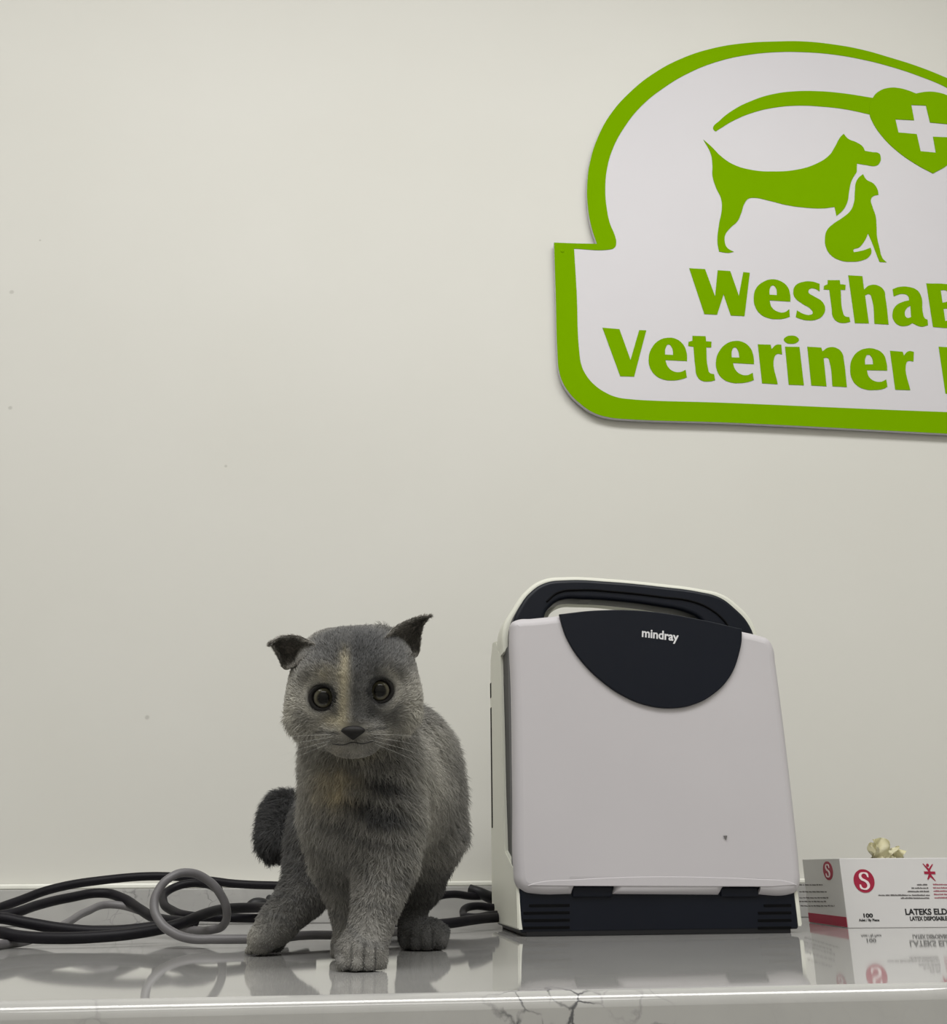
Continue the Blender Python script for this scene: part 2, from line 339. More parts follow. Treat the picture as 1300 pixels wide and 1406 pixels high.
# ---------------------------------------------------------------- portable ultrasound unit
Y_B = atz(713, 1286.5).y               # front of the dark base
Y_L = Y_B - .006                       # front of the lid
xl = at(709, 1225, Y_L).x; xr = at(1101, 1225, Y_L).x
dev = empty('portable_ultrasound', ((xl + xr) / 2, Y_B + .09, 0))
tag(dev, 'white carry-case medical machine with dark navy handle and half-round front panel', 'medical device')
LT = .022                              # lid thickness
MW_L = Matrix.Translation((0, Y_L + LT / 2, 0)) @ RX90
D1 = lambda p: crop(p, 660, 780, 2.826)
D2 = lambda p: crop(p, 660, 1040, 2.826)
lid = [(703.5, 940), (701.5, 866), (703, 854), (711, 849)] + D1([(200, 190), (300, 180), (450, 166), (650, 170), (850, 202), (1008, 238), (1085, 256)]) + \
      [(1057, 875.5), (1064, 886), (1068, 910), (1076, 970), (1087, 1060), (1095, 1130), (1101, 1192), (1102, 1210), (1098, 1223), (1087, 1229), (1040, 1229, 's'), (1045, 1219, 's'), (996, 1219, 's'), (989, 1229.5, 's'),
       (841, 1228.5, 's'), (844, 1217.5, 's'), (791, 1217.5, 's'), (786, 1228.5, 's'), (735, 1228), (719, 1224), (710, 1213), (707.5, 1195), (706, 1100)]
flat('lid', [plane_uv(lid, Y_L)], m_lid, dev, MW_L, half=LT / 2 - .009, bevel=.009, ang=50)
# shallow curved lip along the bottom of the lid
lip = [(724, 1216, 's'), (735, 1212), (790, 1207.5), (850, 1204.5), (910, 1203.5), (980, 1204.5), (1040, 1207), (1085, 1211), (1094, 1215, 's'), (1060, 1217.5, 's'), (900, 1217, 's'), (760, 1216.5, 's')]
flat('lower_lip', [plane_uv(lip, Y_L)], m_lid, dev, Matrix.Translation((0, Y_L + .0004, 0)) @ RX90, half=.0002, bevel=.0006, ang=80)
panel = D1([(303, 181, 's'), (450, 166), (650, 170), (850, 202), (1008, 238, 's'), (1010, 265), (1000, 330), (965, 420), (900, 490), (820, 532), (740, 545), (650, 536), (560, 502), (480, 450), (400, 375), (340, 290), (312, 220)])
pan = flat('brand_panel', [plane_uv(panel, Y_L)], m_navy, dev, Matrix.Translation((0, Y_L - .0004, 0)) @ RX90, half=.0016, bevel=.001)
me = text_mesh('mindray', .0165, .0004, .0002, sx=.94)
p0 = at(880.5, 874, Y_L - .0031); p1 = at(931.5, 880.5, Y_L - .0031)
ang_ = math.atan2(p1.z - p0.z, p1.x - p0.x)
wid = max(v.co.x for v in me.vertices); k_ = (p1 - p0).length / wid
me.name = 'lettering'
link('lettering', me, m_logo, pan, Matrix.Translation(p0) @ Matrix.Rotation(-ang_, 4, 'Y') @ RX90 @ Matrix.Diagonal((k_, k_, 1, 1)))
# base block between the cheeks
zb0, zb1 = .0035, at(800, 1222, Y_L).z + .004
bx0, bx1 = at(714, 1260, Y_B).x, at(1095, 1260, Y_B).x
base = bm_obj('base', box_bm(bx0, bx1, Y_B, Y_B + .15, zb0, zb1, .002), m_navy, dev)
bm_obj('foot_rail', box_bm(at(722, 1284, Y_B).x, at(1087, 1284, Y_B).x, Y_B + .0005, Y_B + .15, 0, zb0 + .002, .001), m_black, dev)
for (u0, u1) in ((165, 345), (1075, 1205)):
    for v_ in (575, 604, 633, 662):
        a = at(660 + u0 / 2.826 + (0 if v_ != 575 else 8), 1040 + v_ / 2.826, Y_B); b = at(660 + u1 / 2.826, 1040 + v_ / 2.826, Y_B)
        bm_obj('vent_slot', box_bm(min(a.x, b.x), max(a.x, b.x), Y_B - .0006, Y_B + .002, a.z - .0012, a.z + .0012, .0004, 2), m_slot, base)
for (px0, px1, py0) in ((786.5, 842.5, 1217.5), (991, 1044, 1219)):
    a = at(px0, py0, Y_L); b = at(px1, 1230, Y_L)
    bm_obj('hinge', box_bm(a.x, b.x, Y_L + .0035, Y_L + .02, b.z - .001, a.z + .0006, .0015, 3), m_navy, dev)
# dark inner body and grey seal seen in the gap behind the lid
zt = at(705, 862, Y_L).z
bm_obj('inner_body', box_bm(xl + .005, xr - .005, Y_L + LT, Y_B + .10, .04, zt - .004, .004), m_black, dev)
bm_obj('seal_strip', box_bm(xl + .0025, xl + .008, Y_L + LT + .010, Y_L + LT + .022, .06, zt - .01, .002), m_greystrip, dev)
bm_obj('seal_strip', box_bm(xr - .008, xr - .0025, Y_L + LT + .010, Y_L + LT + .022, .06, zt - .01, .002), m_greystrip, dev)
# side cheeks: full side profile, wide at the foot
XC = xl + .0015
prof = []
for px, py in ((713.5, 1277.5), (713, 1262), (709.5, 1228), (706, 1195), (699, 1180), (693, 1168), (690.5, 1090), (688.5, 1000), (687, 940), (686.5, 890)):
    q = atx(px, py, XC); prof.append((q.y, q.z))
prof[0] = (Y_B, prof[0][1]); prof[1] = (Y_B + .0003, prof[1][1])
zc = prof[-1][1]
yb = atx(675.5, 1273, XC).y; yb = min(yb, Y_SPL - .03)
yf = prof[-1][0]
prof += [(yf + .01, zt - .004), (yf + .03, zt + .012), (yb - .03, zt + .018), (yb - .012, zt), (yb - .006, zt - .05), (yb, .12), (yb, .0055)]
def profile_bm(pr, x0, x1, bevel=.0):
    bm = bmesh.new()
    a = [bm.verts.new((x0, y, z)) for y, z in pr]; b = [bm.verts.new((x1, y, z)) for y, z in pr]
    bm.faces.new(a); bm.faces.new(list(reversed(b)))
    n = len(pr)
    for i in range(n): bm.faces.new((a[i], b[i], b[(i + 1) % n], a[(i + 1) % n]))
    bmesh.ops.recalc_face_normals(bm, faces=bm.faces[:])
    if bevel:
        bmesh.ops.bevel(bm, geom=[e for e in bm.edges if abs(e.verts[0].co.x - e.verts[1].co.x) < 1e-6], offset=bevel, segments=2, affect='EDGES')
    return bm
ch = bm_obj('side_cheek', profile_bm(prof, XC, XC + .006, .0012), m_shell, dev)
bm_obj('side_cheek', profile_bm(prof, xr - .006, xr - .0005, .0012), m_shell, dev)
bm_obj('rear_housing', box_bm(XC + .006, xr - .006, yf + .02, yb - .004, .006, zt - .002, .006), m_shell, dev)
for (pa, pb, pz0, pz1) in ((681.2, 682.4, 928, 948), (680.0, 682.0, 965, 1135)):
    a = atx(pa, pz0, XC); b = atx(pb, pz1, XC)
    yy0, yy1 = yb - .016, yb - .008
    bm_obj('side_vent', box_bm(XC - .0004, XC + .002, yy0, yy1, min(a.z, b.z), max(a.z, b.z), .0003, 2), m_slot, ch)
# handle: dark front loop with a white shell behind it
Y_H = Y_L + .045
h_out = D1([(118, 300, 's'), (124, 210), (150, 150), (195, 90), (250, 55), (330, 44), (500, 50), (700, 69), (850, 89), (930, 111), (990, 155), (1040, 210), (1078, 300, 's')])
h_in = D1([(246, 250, 's'), (250, 182), (272, 148), (315, 122), (400, 119), (550, 129), (700, 149), (800, 170), (855, 200), (890, 260, 's')])
hd = flat('handle', [plane_uv(h_out, Y_H), plane_uv(h_in, Y_H)], m_navy, dev, Matrix.Translation((0, Y_H + .014, 0)) @ RX90, half=.010, bevel=.004, ang=50)
# groove along the dark grip
g = D1([(255, 130), (300, 95), (380, 85), (520, 92), (700, 112), (830, 132), (900, 165), (945, 205), (965, 235)])
tube('grip_groove', [at(p[0], p[1], Y_H - .0003) for p in g], .0011, m_slot, hd)
Y_W = Y_H + .030
w_out = D1([(85, 330, 's'), (85, 235), (128, 150), (180, 82), (240, 43), (330, 32), (500, 39), (700, 58), (850, 78), (940, 100), (1003, 145), (1055, 205), (1092, 330, 's')])
w_in = D1([(240, 260, 's'), (262, 190), (284, 156), (325, 126), (400, 121), (550, 131), (700, 151), (800, 172), (845, 200), (880, 270, 's')])
flat('handle_shell', [plane_uv(w_out, Y_W), plane_uv(w_in, Y_W)], m_shell, dev, Matrix.Translation((0, Y_W + .02, 0)) @ RX90, half=.016, bevel=.004, ang=50)
p = at(995.5, 1150, Y_L)
sm_ = [(p.x - .0022, p.z + .0016, 's'), (p.x + .002, p.z + .0018, 's'), (p.x + .0005, p.z - .0022, 's')]
flat('scuff_mark', [sm_], m_greyink, dev, Matrix.Translation((0, Y_L - .0009, 0)) @ RX90, half=.0002)

# ---------------------------------------------------------------- glove box
P0 = atz(1164, 1274.5)
ux = Vector((math.cos(math.radians(5.5)), -math.sin(math.radians(5.5)), 0)); uy = Vector((-ux.y, ux.x, 0)); uz = Vector((0, 0, 1))
BL, BD = .235, .115
dv = ray(1157, 1178.5); tt = (P0 - C0).dot(uy) / dv.dot(uy); BH = (C0 + dv * tt).z
MB = Matrix((( ux.x, uy.x, 0, P0.x), (ux.y, uy.y, 0, P0.y), (0, 0, 1, 0), (0, 0, 0, 1)))
gb = bm_obj('glove_box', box_bm(0, BL, 0, BD, 0, BH, .0007, 2), m_card, None, 40, MB)
tag(gb, 'white cardboard glove box with red letter S and black print, beside the case', 'box')
def box_uv(px, py):                     # pixel on the front face -> box metres
    d = ray(px, py); q = C0 + d * ((P0 - C0).dot(uy) / d.dot(uy)); q = q - P0
    return q.dot(ux), q.z
def side_uv(px, py):                    # pixel on the left end -> (depth, z)
    d = ray(px, py); q = C0 + d * ((P0 - C0).dot(ux) / d.dot(ux)); q = q - P0
    return q.dot(uy), q.z
E1 = lambda u, v: (1140 + u / 8.125, 1165 + v / 8.125)
MF = MB @ Matrix.Translation((0, -.0002, 0)) @ RX90
def ell(c, rx, rz, n=12): return [(c[0] + rx * math.cos(2 * math.pi * i / n), c[1] + rz * math.sin(2 * math.pi * i / n)) for i in range(n)]
c = box_uv(*E1(374, 362)); e = box_uv(*E1(489, 362)); t = box_uv(*E1(374, 232))
flat('size_badge', [ell(c, e[0] - c[0], t[1] - c[1])], m_red, gb, MF, half=.0002)
def letter_s(cx, cz, w, h):
    pts = [(.42, .30, 's'), (.36, .44), (.05, .5), (-.30, .44), (-.42, .26), (-.28, .06), (.05, -.06), (.20, -.20), (.16, -.36), (-.05, -.42), (-.24, -.36), (-.33, -.20, 's'), (-.45, -.20, 's'), (-.42, -.40), (-.10, -.5), (.26, -.46), (.44, -.28), (.36, -.06), (.10, .08), (-.14, .18), (-.20, .30), (-.08, .40), (.12, .41), (.24, .34), (.30, .22, 's'), (.42, .20, 's')]
    return [(cx + p[0] * w, cz + p[1] * h, *p[2:]) for p in pts]
m_sw = mottled(mat('badge_white', (.7, .6, .6), .5, .3), (.74, .62, .64), (.8, .7, .7), 30)
flat('size_letter', [letter_s(c[0], c[1], (e[0] - c[0]) * 1.12, (t[1] - c[1]) * 1.50)], m_sw, gb, MB @ Matrix.Translation((0, -.0006, 0)) @ RX90, half=.0002)
# star-like red emblem
em = []
def strk(a, b, w0, w1):
    a = box_uv(*E1(*a)); b = box_uv(*E1(*b)); dx, dz = b[0] - a[0], b[1] - a[1]; L = math.hypot(dx, dz); nx, nz = -dz / L, dx / L
    return [(a[0] + nx * w0, a[1] + nz * w0, 's'), (b[0] + nx * w1, b[1] + nz * w1, 's'), (b[0] - nx * w1, b[1] - nz * w1, 's'), (a[0] - nx * w0, a[1] - nz * w0, 's')]
for k, (a, b, w0, w1) in enumerate((((1030, 170), (1100, 245), .0004, .0011), ((1138, 175), (1095, 245), .0004, .0010), ((1097, 240), (1108, 300), .0011, .0012), ((1108, 295), (1170, 362), .0013, .0003), ((1108, 295), (1085, 345), .0013, .0005), ((1045, 270), (1168, 272), .0013, .0013))):
    em.append((flat('e', [strk(a, b, w0, w1)], None, None, Matrix.Identity(4), half=.0002 + k * .00001)))
cc = box_uv(*E1(1082, 187)); em.append(flat('e', [ell(cc, .0014, .0016)], None, None, Matrix.Identity(4), half=.0002))
def fuse(objs, name, m, parent, mw):
    items = [(o.data, o.matrix_basis.copy()) for o in objs]
    mes = join_meshes(name, [(a.copy(), b) for a, b in items])
    for o in objs:
        d = o.data; bpy.data.objects.remove(o); bpy.data.meshes.remove(d)
    mes.materials.clear()
    return link(name, mes, m, parent, mw)
fuse(em, 'emblem', m_red, gb, MF)
def put_text(s, a, b, m, bold=.0, height=None, name='lettering', mw=MF):
    """text whose baseline runs between two pixels of the front face; height in pixels of a capital"""
    p, q = box_uv(*E1(*a)), box_uv(*E1(*b))
    me = text_mesh(s, .01, bold); w = max(v.co.x for v in me.vertices) - min(v.co.x for v in me.vertices)
    x0 = min(v.co.x for v in me.vertices)
    hh = max(v.co.y for v in me.vertices)
    sx = (q[0] - p[0]) / w
    sy = (height / 8.125 * scale_at(P0)) / hh
    for v in me.vertices: v.co = Vector((p[0] + (v.co.x - x0) * sx, p[1] + v.co.y * sy, v.co.z))
    me.name = name
    return link(name, me, m, gb, mw)
put_text('LATEKS ELDIVEN', (838, 738), (1488, 731), m_ink, .00028, 62)
put_text('LATEX DISPOSABLE GLOVES', (890, 803), (1490, 794), m_ink, .0003, 42)
put_text('100', (370, 768), (475, 768), m_ink, .0004, 40)
put_text('Adet / By Piece', (318, 812), (545, 810), m_ink, .0002, 26)
# rows of print far too small to read: word-length ticks
def tick_row(u0, u1, v, h, seed, uvf, conv):
    rr = random.Random(seed); out = []; u = u0
    while u < u1 - 4:
        L = min(rr.uniform(22, 60), u1 - u)
        k = u
        while k < u + L:
            w = rr.uniform(4, 9); hh = rr.uniform(.55, 1.0) * h
            a = uvf(*conv(k, v + h / 2)); b = uvf(*conv(min(k + w, u1), v + h / 2 - hh))
            out.append([(a[0], a[1], 's'), (b[0], a[1], 's'), (b[0], b[1], 's'), (a[0], b[1], 's')]); k += w + 3
        u += L + 9
    return out
loops = []
for i, (u0, u1, v) in enumerate(((965, 1090, 403), (905, 1090, 440), (860, 1100, 478), (535, 1110, 520), (785, 1110, 552))): loops += tick_row(u0, u1, v, 17, i, box_uv, E1)
flat('fine_print', loops, m_greyink, gb, MF, half=.0001, res=1)
loops = []
for i, (u0, u1, v) in enumerate(((1145, 1420, 400), (1145, 1440, 437), (1150, 1450, 473), (1155, 1440, 510), (1160, 1420, 548))): loops += tick_row(u0, u1, v, 17, 20 + i, box_uv, E1)
flat('fine_print', loops, m_pink, gb, MF, half=.0001, res=1)
# left end: red band, badge, print
ML = MB @ Matrix.Translation((-.0002, 0, 0)) @ Matrix.Rotation(-math.pi / 2, 4, 'Z') @ RX90
def neg(lp): return [(-p[0], *p[1:]) for p in lp]
flat('red_band', [neg([(.0006, .0008, 's'), (BD - .0006, .0008, 's'), (BD - .0006, .0105, 's'), (.0006, .0105, 's')])], m_red, gb, ML, half=.0002)
F1 = lambda u, v: (1080 + u / 5.095, 1130 + v / 5.095)
c = side_uv(*F1(289, 334)); 
flat('size_badge', [neg(ell(c, .014, .0095))], m_red, gb, ML, half=.0002)
flat('size_letter', [letter_s(-c[0], c[1], .014, .0135)], m_sw, gb, MB @ Matrix.Translation((-.0006, 0, 0)) @ Matrix.Rotation(-math.pi / 2, 4, 'Z') @ RX90, half=.0002)
loops = []
for i, (u0, u1, v) in enumerate(((90, 250, 432), (90, 280, 480), (90, 290, 522), (90, 275, 548), (100, 335, 578))):
    rr = random.Random(40 + i); u = u0
    while u < u1:
        w = rr.uniform(10, 26); a = side_uv(*F1(u, v + 5)); b = side_uv(*F1(min(u + w, u1), v - 5)); h = rr.uniform(.0010, .0015)
        loops.append(neg([(a[0], a[1], 's'), (b[0], a[1], 's'), (b[0], a[1] + h, 's'), (a[0], a[1] + h, 's')])); u += w + 6
flat('fine_print', loops, m_greyink, gb, ML, half=.0001, res=1)
# crumpled glove poking out of the slot
def lump_sheet(name, base, w, h, seed, lean):
    rr = random.Random(seed); bm = bmesh.new(); nu, nv = 14, 16
    V = []
    for j in range(nv):
        row = []
        for i in range(nu):
            u = i / (nu - 1) - .5; v = j / (nv - 1)
            n = Vector((math.sin(7.1 * u + 4.3 * v + seed), math.sin(9.3 * u - 5.2 * v + seed * 2.1) * .8, -1.1 * u + .55 * math.sin(5 * u + 1.2)))
            width = w * (1 - .28 * v)
            co = Vector((u * width + lean * v * v, math.cos(u * 3.1) * .012 * (1 - .5 * v), v * h)) + Vector((n.x * .003, n.y * .006, n.z * .004 * v))
            row.append(bm.verts.new(base + co.x * ux + co.y * uy + co.z * uz))
        V.append(row)
    for j in range(nv - 1):
        for i in range(nu - 1): bm.faces.new((V[j][i], V[j][i + 1], V[j + 1][i + 1], V[j + 1][i]))
    bmesh.ops.solidify(bm, geom=bm.faces[:], thickness=.0009)
    return bm
gl_base = P0 + uz * (BH - .004) + uy * .05
pg = [box_uv(1213, 1180)[0], box_uv(1250, 1180)[0]]
kx = 1.05
gl = bm_obj('latex_glove', lump_sheet('g', gl_base + ux * ((pg[0] + pg[1]) / 2 * kx + .002), .026, .024, 3, .004), m_latex, None, 80)
tag(gl, 'crumpled cream latex glove poking out of the top of the glove box', 'glove')
bm_obj('glove_finger', lump_sheet('g', gl_base + ux * ((pg[0]) * kx + .010) - uy * .004, .011, .019, 9, -.002), m_latex, gl, 80)
bm_obj('glove_finger', lump_sheet('g', gl_base + ux * ((pg[1]) * kx + .004) - uy * .004, .016, .015, 5, .002), m_latex, gl, 80)

# ---------------------------------------------------------------- cables
A = lambda u, v: (u / 2.826, 1160 + v / 2.826)
Bc = lambda u, v: (560 + u / 2.955, 1190 + v / 2.955)
R1 = .0046
def cab(conv, pts, r):
    out = []
    for u, v, y in pts:
        px, py = conv(u, v); q = at(px, py, y)
        if q.z < r:
            q = atz(px, py, r)
            if q.y > Y_SPL - r: q = at(px, py, Y_SPL - r)
        q.z = max(q.z, r); out.append(q)
    return out
# thick black cable: three passes of one coil, joined by turns beyond the left of the frame
tA = cab(A, [(1240, 165, 1.225), (1135, 160, 1.225), (900, 150, 1.22), (830, 141, 1.215), (640, 122, 1.20), (400, 137, 1.18), (200, 172, 1.15), (60, 222, 1.12), (-60, 262, 1.09), (-220, 300, 1.06), (-300, 330, 1.0), (-220, 345, .94), (-60, 335, .925), (0, 340, .92), (70, 354, .915), (200, 362, .91), (380, 357, .91), (560, 338, .92), (680, 312, .93), (790, 270, .96), (870, 250, .99), (980, 244, 1.02), (1060, 245, 1.06), (1200, 262, 1.09)], R1)
o = tube('black_cable', tA, R1, m_cable, None)
cabA = o
tag(o, 'thick black cable, long outer loop from the backsplash round to the grey ring', 'cable', 'black cables on the worktop')
tB = cab(A, [(1120, 282, 1.06), (1000, 285, 1.04), (860, 282, 1.02), (740, 276, 1.03), (670, 256, 1.06), (634, 222, 1.09), (650, 180, 1.115), (720, 152, 1.125), (800, 153, 1.12), (850, 175, 1.10)], R1 * .9)
o = tube('black_cable', tB, R1 * .9, m_cable, None)
tag(o, 'black cable bent into a small upright loop seen through the grey ring', 'cable', 'black cables on the worktop')
tC = cab(A, [(760, 300, .99), (700, 297, 1.0), (600, 282, 1.03), (540, 248, 1.06), (470, 205, 1.09), (400, 187, 1.10), (270, 205, 1.08), (150, 233, 1.05), (40, 268, 1.02), (-120, 290, 1.0), (-200, 300, .97), (-120, 292, .95), (0, 284, .945), (100, 302, .945), (250, 326, .945), (400, 336, .945), (540, 326, .95), (640, 312, .955)], R1)
o = tube('black_cable', tC, R1, m_cable, None)
tag(o, 'thick black cable making the inner hump left of the grey ring', 'cable', 'black cables on the worktop')
# plugs lying behind the kitten's hind leg
pl = cab(A, [(955, 250, 1.07), (985, 232, 1.07), (1040, 240, 1.08), (1080, 245, 1.09)], .006)
o = tube('plug', pl, .0062, m_black, cabA, radii=[.6, 1, 1.1, .9])
pl = cab(A, [(1042, 208, 1.15), (1075, 222, 1.14), (1110, 205, 1.15), (1160, 215, 1.16)], .005)
o = tube('connector', pl, .005, m_black, cabA, radii=[.8, 1.1, 1, .9])
# grey cable with the upright ring
RG = .0036
ring = [(-60, 398, .93), (0, 388, .93), (80, 378, .93), (170, 350, .96), (260, 303, 1.0), (340, 258, 1.05), (430, 232, 1.08), (560, 262, 1.07), (680, 318, 1.02), (760, 332, .985), (820, 330, .965), (868, 310, .95), (880, 260, .94), (858, 196, .935), (805, 137, .93), (730, 108, .92), (660, 127, .91), (612, 180, .905), (598, 240, .90), (620, 298, .895), (670, 340, .89), (740, 364, .885), (830, 366, .885), (930, 366, .885), (1080, 362, .89), (1170, 352, .90), (1300, 350, .91), (1420, 352, .91), (1520, 340, .93), (1600, 320, .98), (1660, 305, 1.05)]
tG = cab(A, ring, RG)
o = tube('grey_cable', tG, RG, m_gcable, None)
tag(o, 'grey cable twisted into an upright ring left of the kitten', 'cable')
# black cord and plug between kitten and machine
tD = cab(Bc, [(-60, 215, 1.12), (0, 205, 1.12), (62, 158, 1.13), (110, 126, 1.14), (180, 112, 1.15), (260, 120, 1.16), (335, 118, 1.18), (400, 125, 1.2)], .004)
o = tube('black_cable', tD, .004, m_cable, None); tag(o, 'black cord arching beside the kitten\'s rear foot toward the case', 'cable'); cabD = o
tE = cab(Bc, [(420, 175, 1.16), (335, 165, 1.13), (270, 160, 1.12), (230, 172, 1.11), (225, 192, 1.10), (250, 205, 1.08), (335, 196, 1.1), (420, 190, 1.14)], .004)
o = tube('black_cable', tE, .004, m_cable, None); tag(o, 'black cord doubled back in a tight bend next to the case', 'cable')
tF = cab(Bc, [(-80, 250, 1.04), (0, 243, 1.04), (70, 238, 1.03), (180, 228, 1.04), (260, 216, 1.06), (335, 208, 1.09), (420, 205, 1.13)], .0048)
o = tube('black_cable', tF, .0048, m_cable, None); tag(o, 'thick black cord lying flat lowest of the cords beside the case', 'cable')
pl = cab(Bc, [(250, 88, 1.17), (290, 105, 1.165), (335, 125, 1.17), (370, 135, 1.18)], .005)
o = tube('plug', pl, .0058, m_black, cabD, radii=[.8, 1, 1.1, 1])

# ---------------------------------------------------------------- kitten
KITTEN_BEGIN = True
def P(px, py, y): return np.array(at(px, py, y))
def G(px, py): return np.array(atz(px, py))
prims = []
def sd_caps(p, a, b, ra, rb):
    pa = p - a; ba = b - a; h = np.clip((pa @ ba) / (ba @ ba + 1e-12), 0, 1)
    return np.linalg.norm(pa - h[:, None] * ba, axis=1) - (ra + (rb - ra) * h)
def sd_ell(p, c, r, R=None):
    q = p - c
    if R is not None: q = q @ R
    k0 = np.linalg.norm(q / r, axis=1); k1 = np.linalg.norm(q / (r * r), axis=1)
    return k0 * (k0 - 1) / np.maximum(k1, 1e-9)
def smin(a, b, k):
    h = np.clip(.5 + .5 * (b - a) / k, 0, 1); return b * (1 - h) + a * h - k * h * (1 - h)
def smax(a, b, k): return -smin(-a, -b, k)
Y_HEAD = .668
HC = P(484, 945, Y_HEAD)
SH = scale_at(HC)
fw = np.array((HC - np.array(C0))); fw /= np.linalg.norm(fw)     # away from the camera
hx = np.array(_r); hx -= fw * (hx @ fw); hx /= np.linalg.norm(hx)
hz = np.cross(hx, fw); 
HR = np.stack([hx, fw, hz], axis=1)     # columns: head axes (right, away, up)
def Hd(x, y, z): return HC + (HR @ np.array((x, y, z))) * SH
EYES = (Hd(-38, -57, -12), Hd(35.5, -57, -3)); R_EYE = 17.2 * SH
NOSE = Hd(2, -86, -54)
MOUTH = [Hd(-24, -81, -70), Hd(-10, -85, -71), Hd(1, -86, -68), Hd(14, -85, -69.5), Hd(30, -80.5, -66)]
def head_ell(x, y, z, rx, ry, rz): return lambda p: sd_ell(p, Hd(x, y, z), np.array((rx, ry, rz)) * SH, HR)
def caps(a, b, ra, rb): return lambda p: sd_caps(p, a, b, ra, rb)
def hcaps(a, b, ra, rb): return caps(Hd(*a), Hd(*b), ra * SH, rb * SH)
head_parts = [head_ell(2, 0, 6, 87, 80, 74), head_ell(-42, -22, -28, 46, 46, 42), head_ell(48, -20, -22, 44, 46, 42),
    head_ell(8, -12, 40, 66, 50, 36), head_ell(-33, 14, 42, 36, 40, 32), head_ell(34, 14, 50, 32, 40, 31)]
muzzle = [hcaps((-1, -58, 8), (1, -72, -40), 24, 17), head_ell(-16, -56, -60, 27, 24, 18), head_ell(19, -56, -58, 27, 24, 18), head_ell(3, -54, -76, 26, 22, 12),
    head_ell(-40, -52, 22, 24, 22, 14), head_ell(40, -52, 28, 24, 22, 14)]
def px(p): return scale_at(p)
def cap_px(a, b, ra, rb):
    A_, B_ = P(*a), P(*b); return caps(A_, B_, ra * px(A_), rb * px(B_))
body_parts = [
    cap_px((488, 985, .70), (500, 1060, .715), 72, 72),      # neck to breast
    cap_px((498, 1070, .715), (502, 1135, .715), 76, 62),    # breast
    cap_px((515, 1075, .75), (548, 1090, .85), 82, 80),      # trunk
    cap_px((556, 1018, .78), (566, 1045, .84), 48, 56),      # shoulder line and back
    cap_px((566, 1110, .86), (572, 1145, .86), 62, 54),      # haunch
    cap_px((455, 1140, .84), (445, 1170, .85), 56, 46),      # far haunch
]
leg_parts = [
    cap_px((530, 1130, .70), (530, 1185, .695), 50, 40), cap_px((530, 1185, .695), (508, 1280, .682), 39, 27), cap_px((508, 1275, .682), (503, 1306, .675), 27, 27),
    cap_px((458, 1120, .725), (462, 1180, .735), 44, 34), cap_px((462, 1180, .735), (478, 1250, .74), 33, 22), cap_px((478, 1250, .74), (482, 1296, .742), 22, 22),
    cap_px((582, 1150, .86), (577, 1215, .87), 52, 30), cap_px((577, 1215, .87), (566, 1250, .872), 29, 18), cap_px((566, 1248, .872), (566, 1285, .85), 18, 20),
    cap_px((440, 1170, .84), (417, 1228, .825), 42, 32), cap_px((417, 1228, .825), (380, 1270, .81), 31, 26), cap_px((380, 1270, .81), (360, 1289, .80), 26, 20),
]
toe_parts = []; PAWS = []
def paw(px_, py_, w, L, h, ang, toes=4):
    """paw whose front edge touches the worktop at a pixel; w half width, L length, ang turns it"""
    f0 = G(px_, py_); ca, sa = math.cos(ang), math.sin(ang)
    back = np.array((sa, ca, 0)); side = np.array((ca, -sa, 0))
    cR = np.stack([side, back, np.array((0, 0, 1.0))], axis=1)
    PAWS.append((f0, side, back, w, h))
    c_ = f0 + back * (L * .55); c_[2] = h * .52
    toe_parts.append(lambda p, c_=c_: sd_ell(p, c_, np.array((w * .92, L * .5, h * .62)), cR))
    r_ = w * .31
    for i in range(toes):
        u = (i - (toes - 1) / 2) / ((toes - 1) / 2)
        q = f0 + side * (u * w * .68) + back * (r_ * 1.05 + abs(u) ** 2 * w * .42); q[2] = r_ * .92
        q2 = q + back * (L * .35); q2[2] = h * .62
        toe_parts.append(lambda p, q=q, q2=q2, r_=r_: sd_caps(p, q, q2, r_, r_ * .9))
s1 = px(G(497, 1335))
paw(499, 1336, 36 * s1, .040, .021, -.10)
s2 = px(G(480, 1319))
paw(482, 1319, 28 * s2, .036, .018, -.05)
s3 = px(G(578, 1307))
paw(577, 1307, 34 * s3, .046, .020, .25)
s4 = px(G(350, 1313))
paw(338, 1312, 17 * s4, .034, .017, .85)
TIPX = G(338, 1312)[0] - .004
tail_parts = [cap_px((470, 1170, .90), (420, 1160, .93), 26, 27), cap_px((420, 1160, .93), (392, 1120, .93), 27, 28), cap_px((392, 1120, .93), (384, 1152, .90), 30, 28)]
def sdf(p):
    d = body_parts[0](p)
    for q in body_parts[1:]: d = smin(d, q(p), .016)
    L = leg_parts[0](p)
    for q in leg_parts[1:]: L = smin(L, q(p), .004)
    d = smin(d, L, .012)
    T_ = tail_parts[0](p)
    for q in tail_parts[1:]: T_ = smin(T_, q(p), .006)
    d = smin(d, T_, .006)
    h = head_parts[0](p)
    for q in head_parts[1:]: h = smin(h, q(p), .010)
    for q in muzzle: h = smin(h, q(p), .009)
    for e in EYES: h = smax(h, -(np.linalg.norm(p - (e - fw * .002), axis=1) - R_EYE * .98), .003)
    d = smin(d, h, .012)
    t = toe_parts[0](p)
    for q in toe_parts[1:]: t = smin(t, q(p), .0008)
    d = smin(d, t, .005)
    return smax(d, -(p[:, 2] - .0006), .001)     # soles flat on the stone
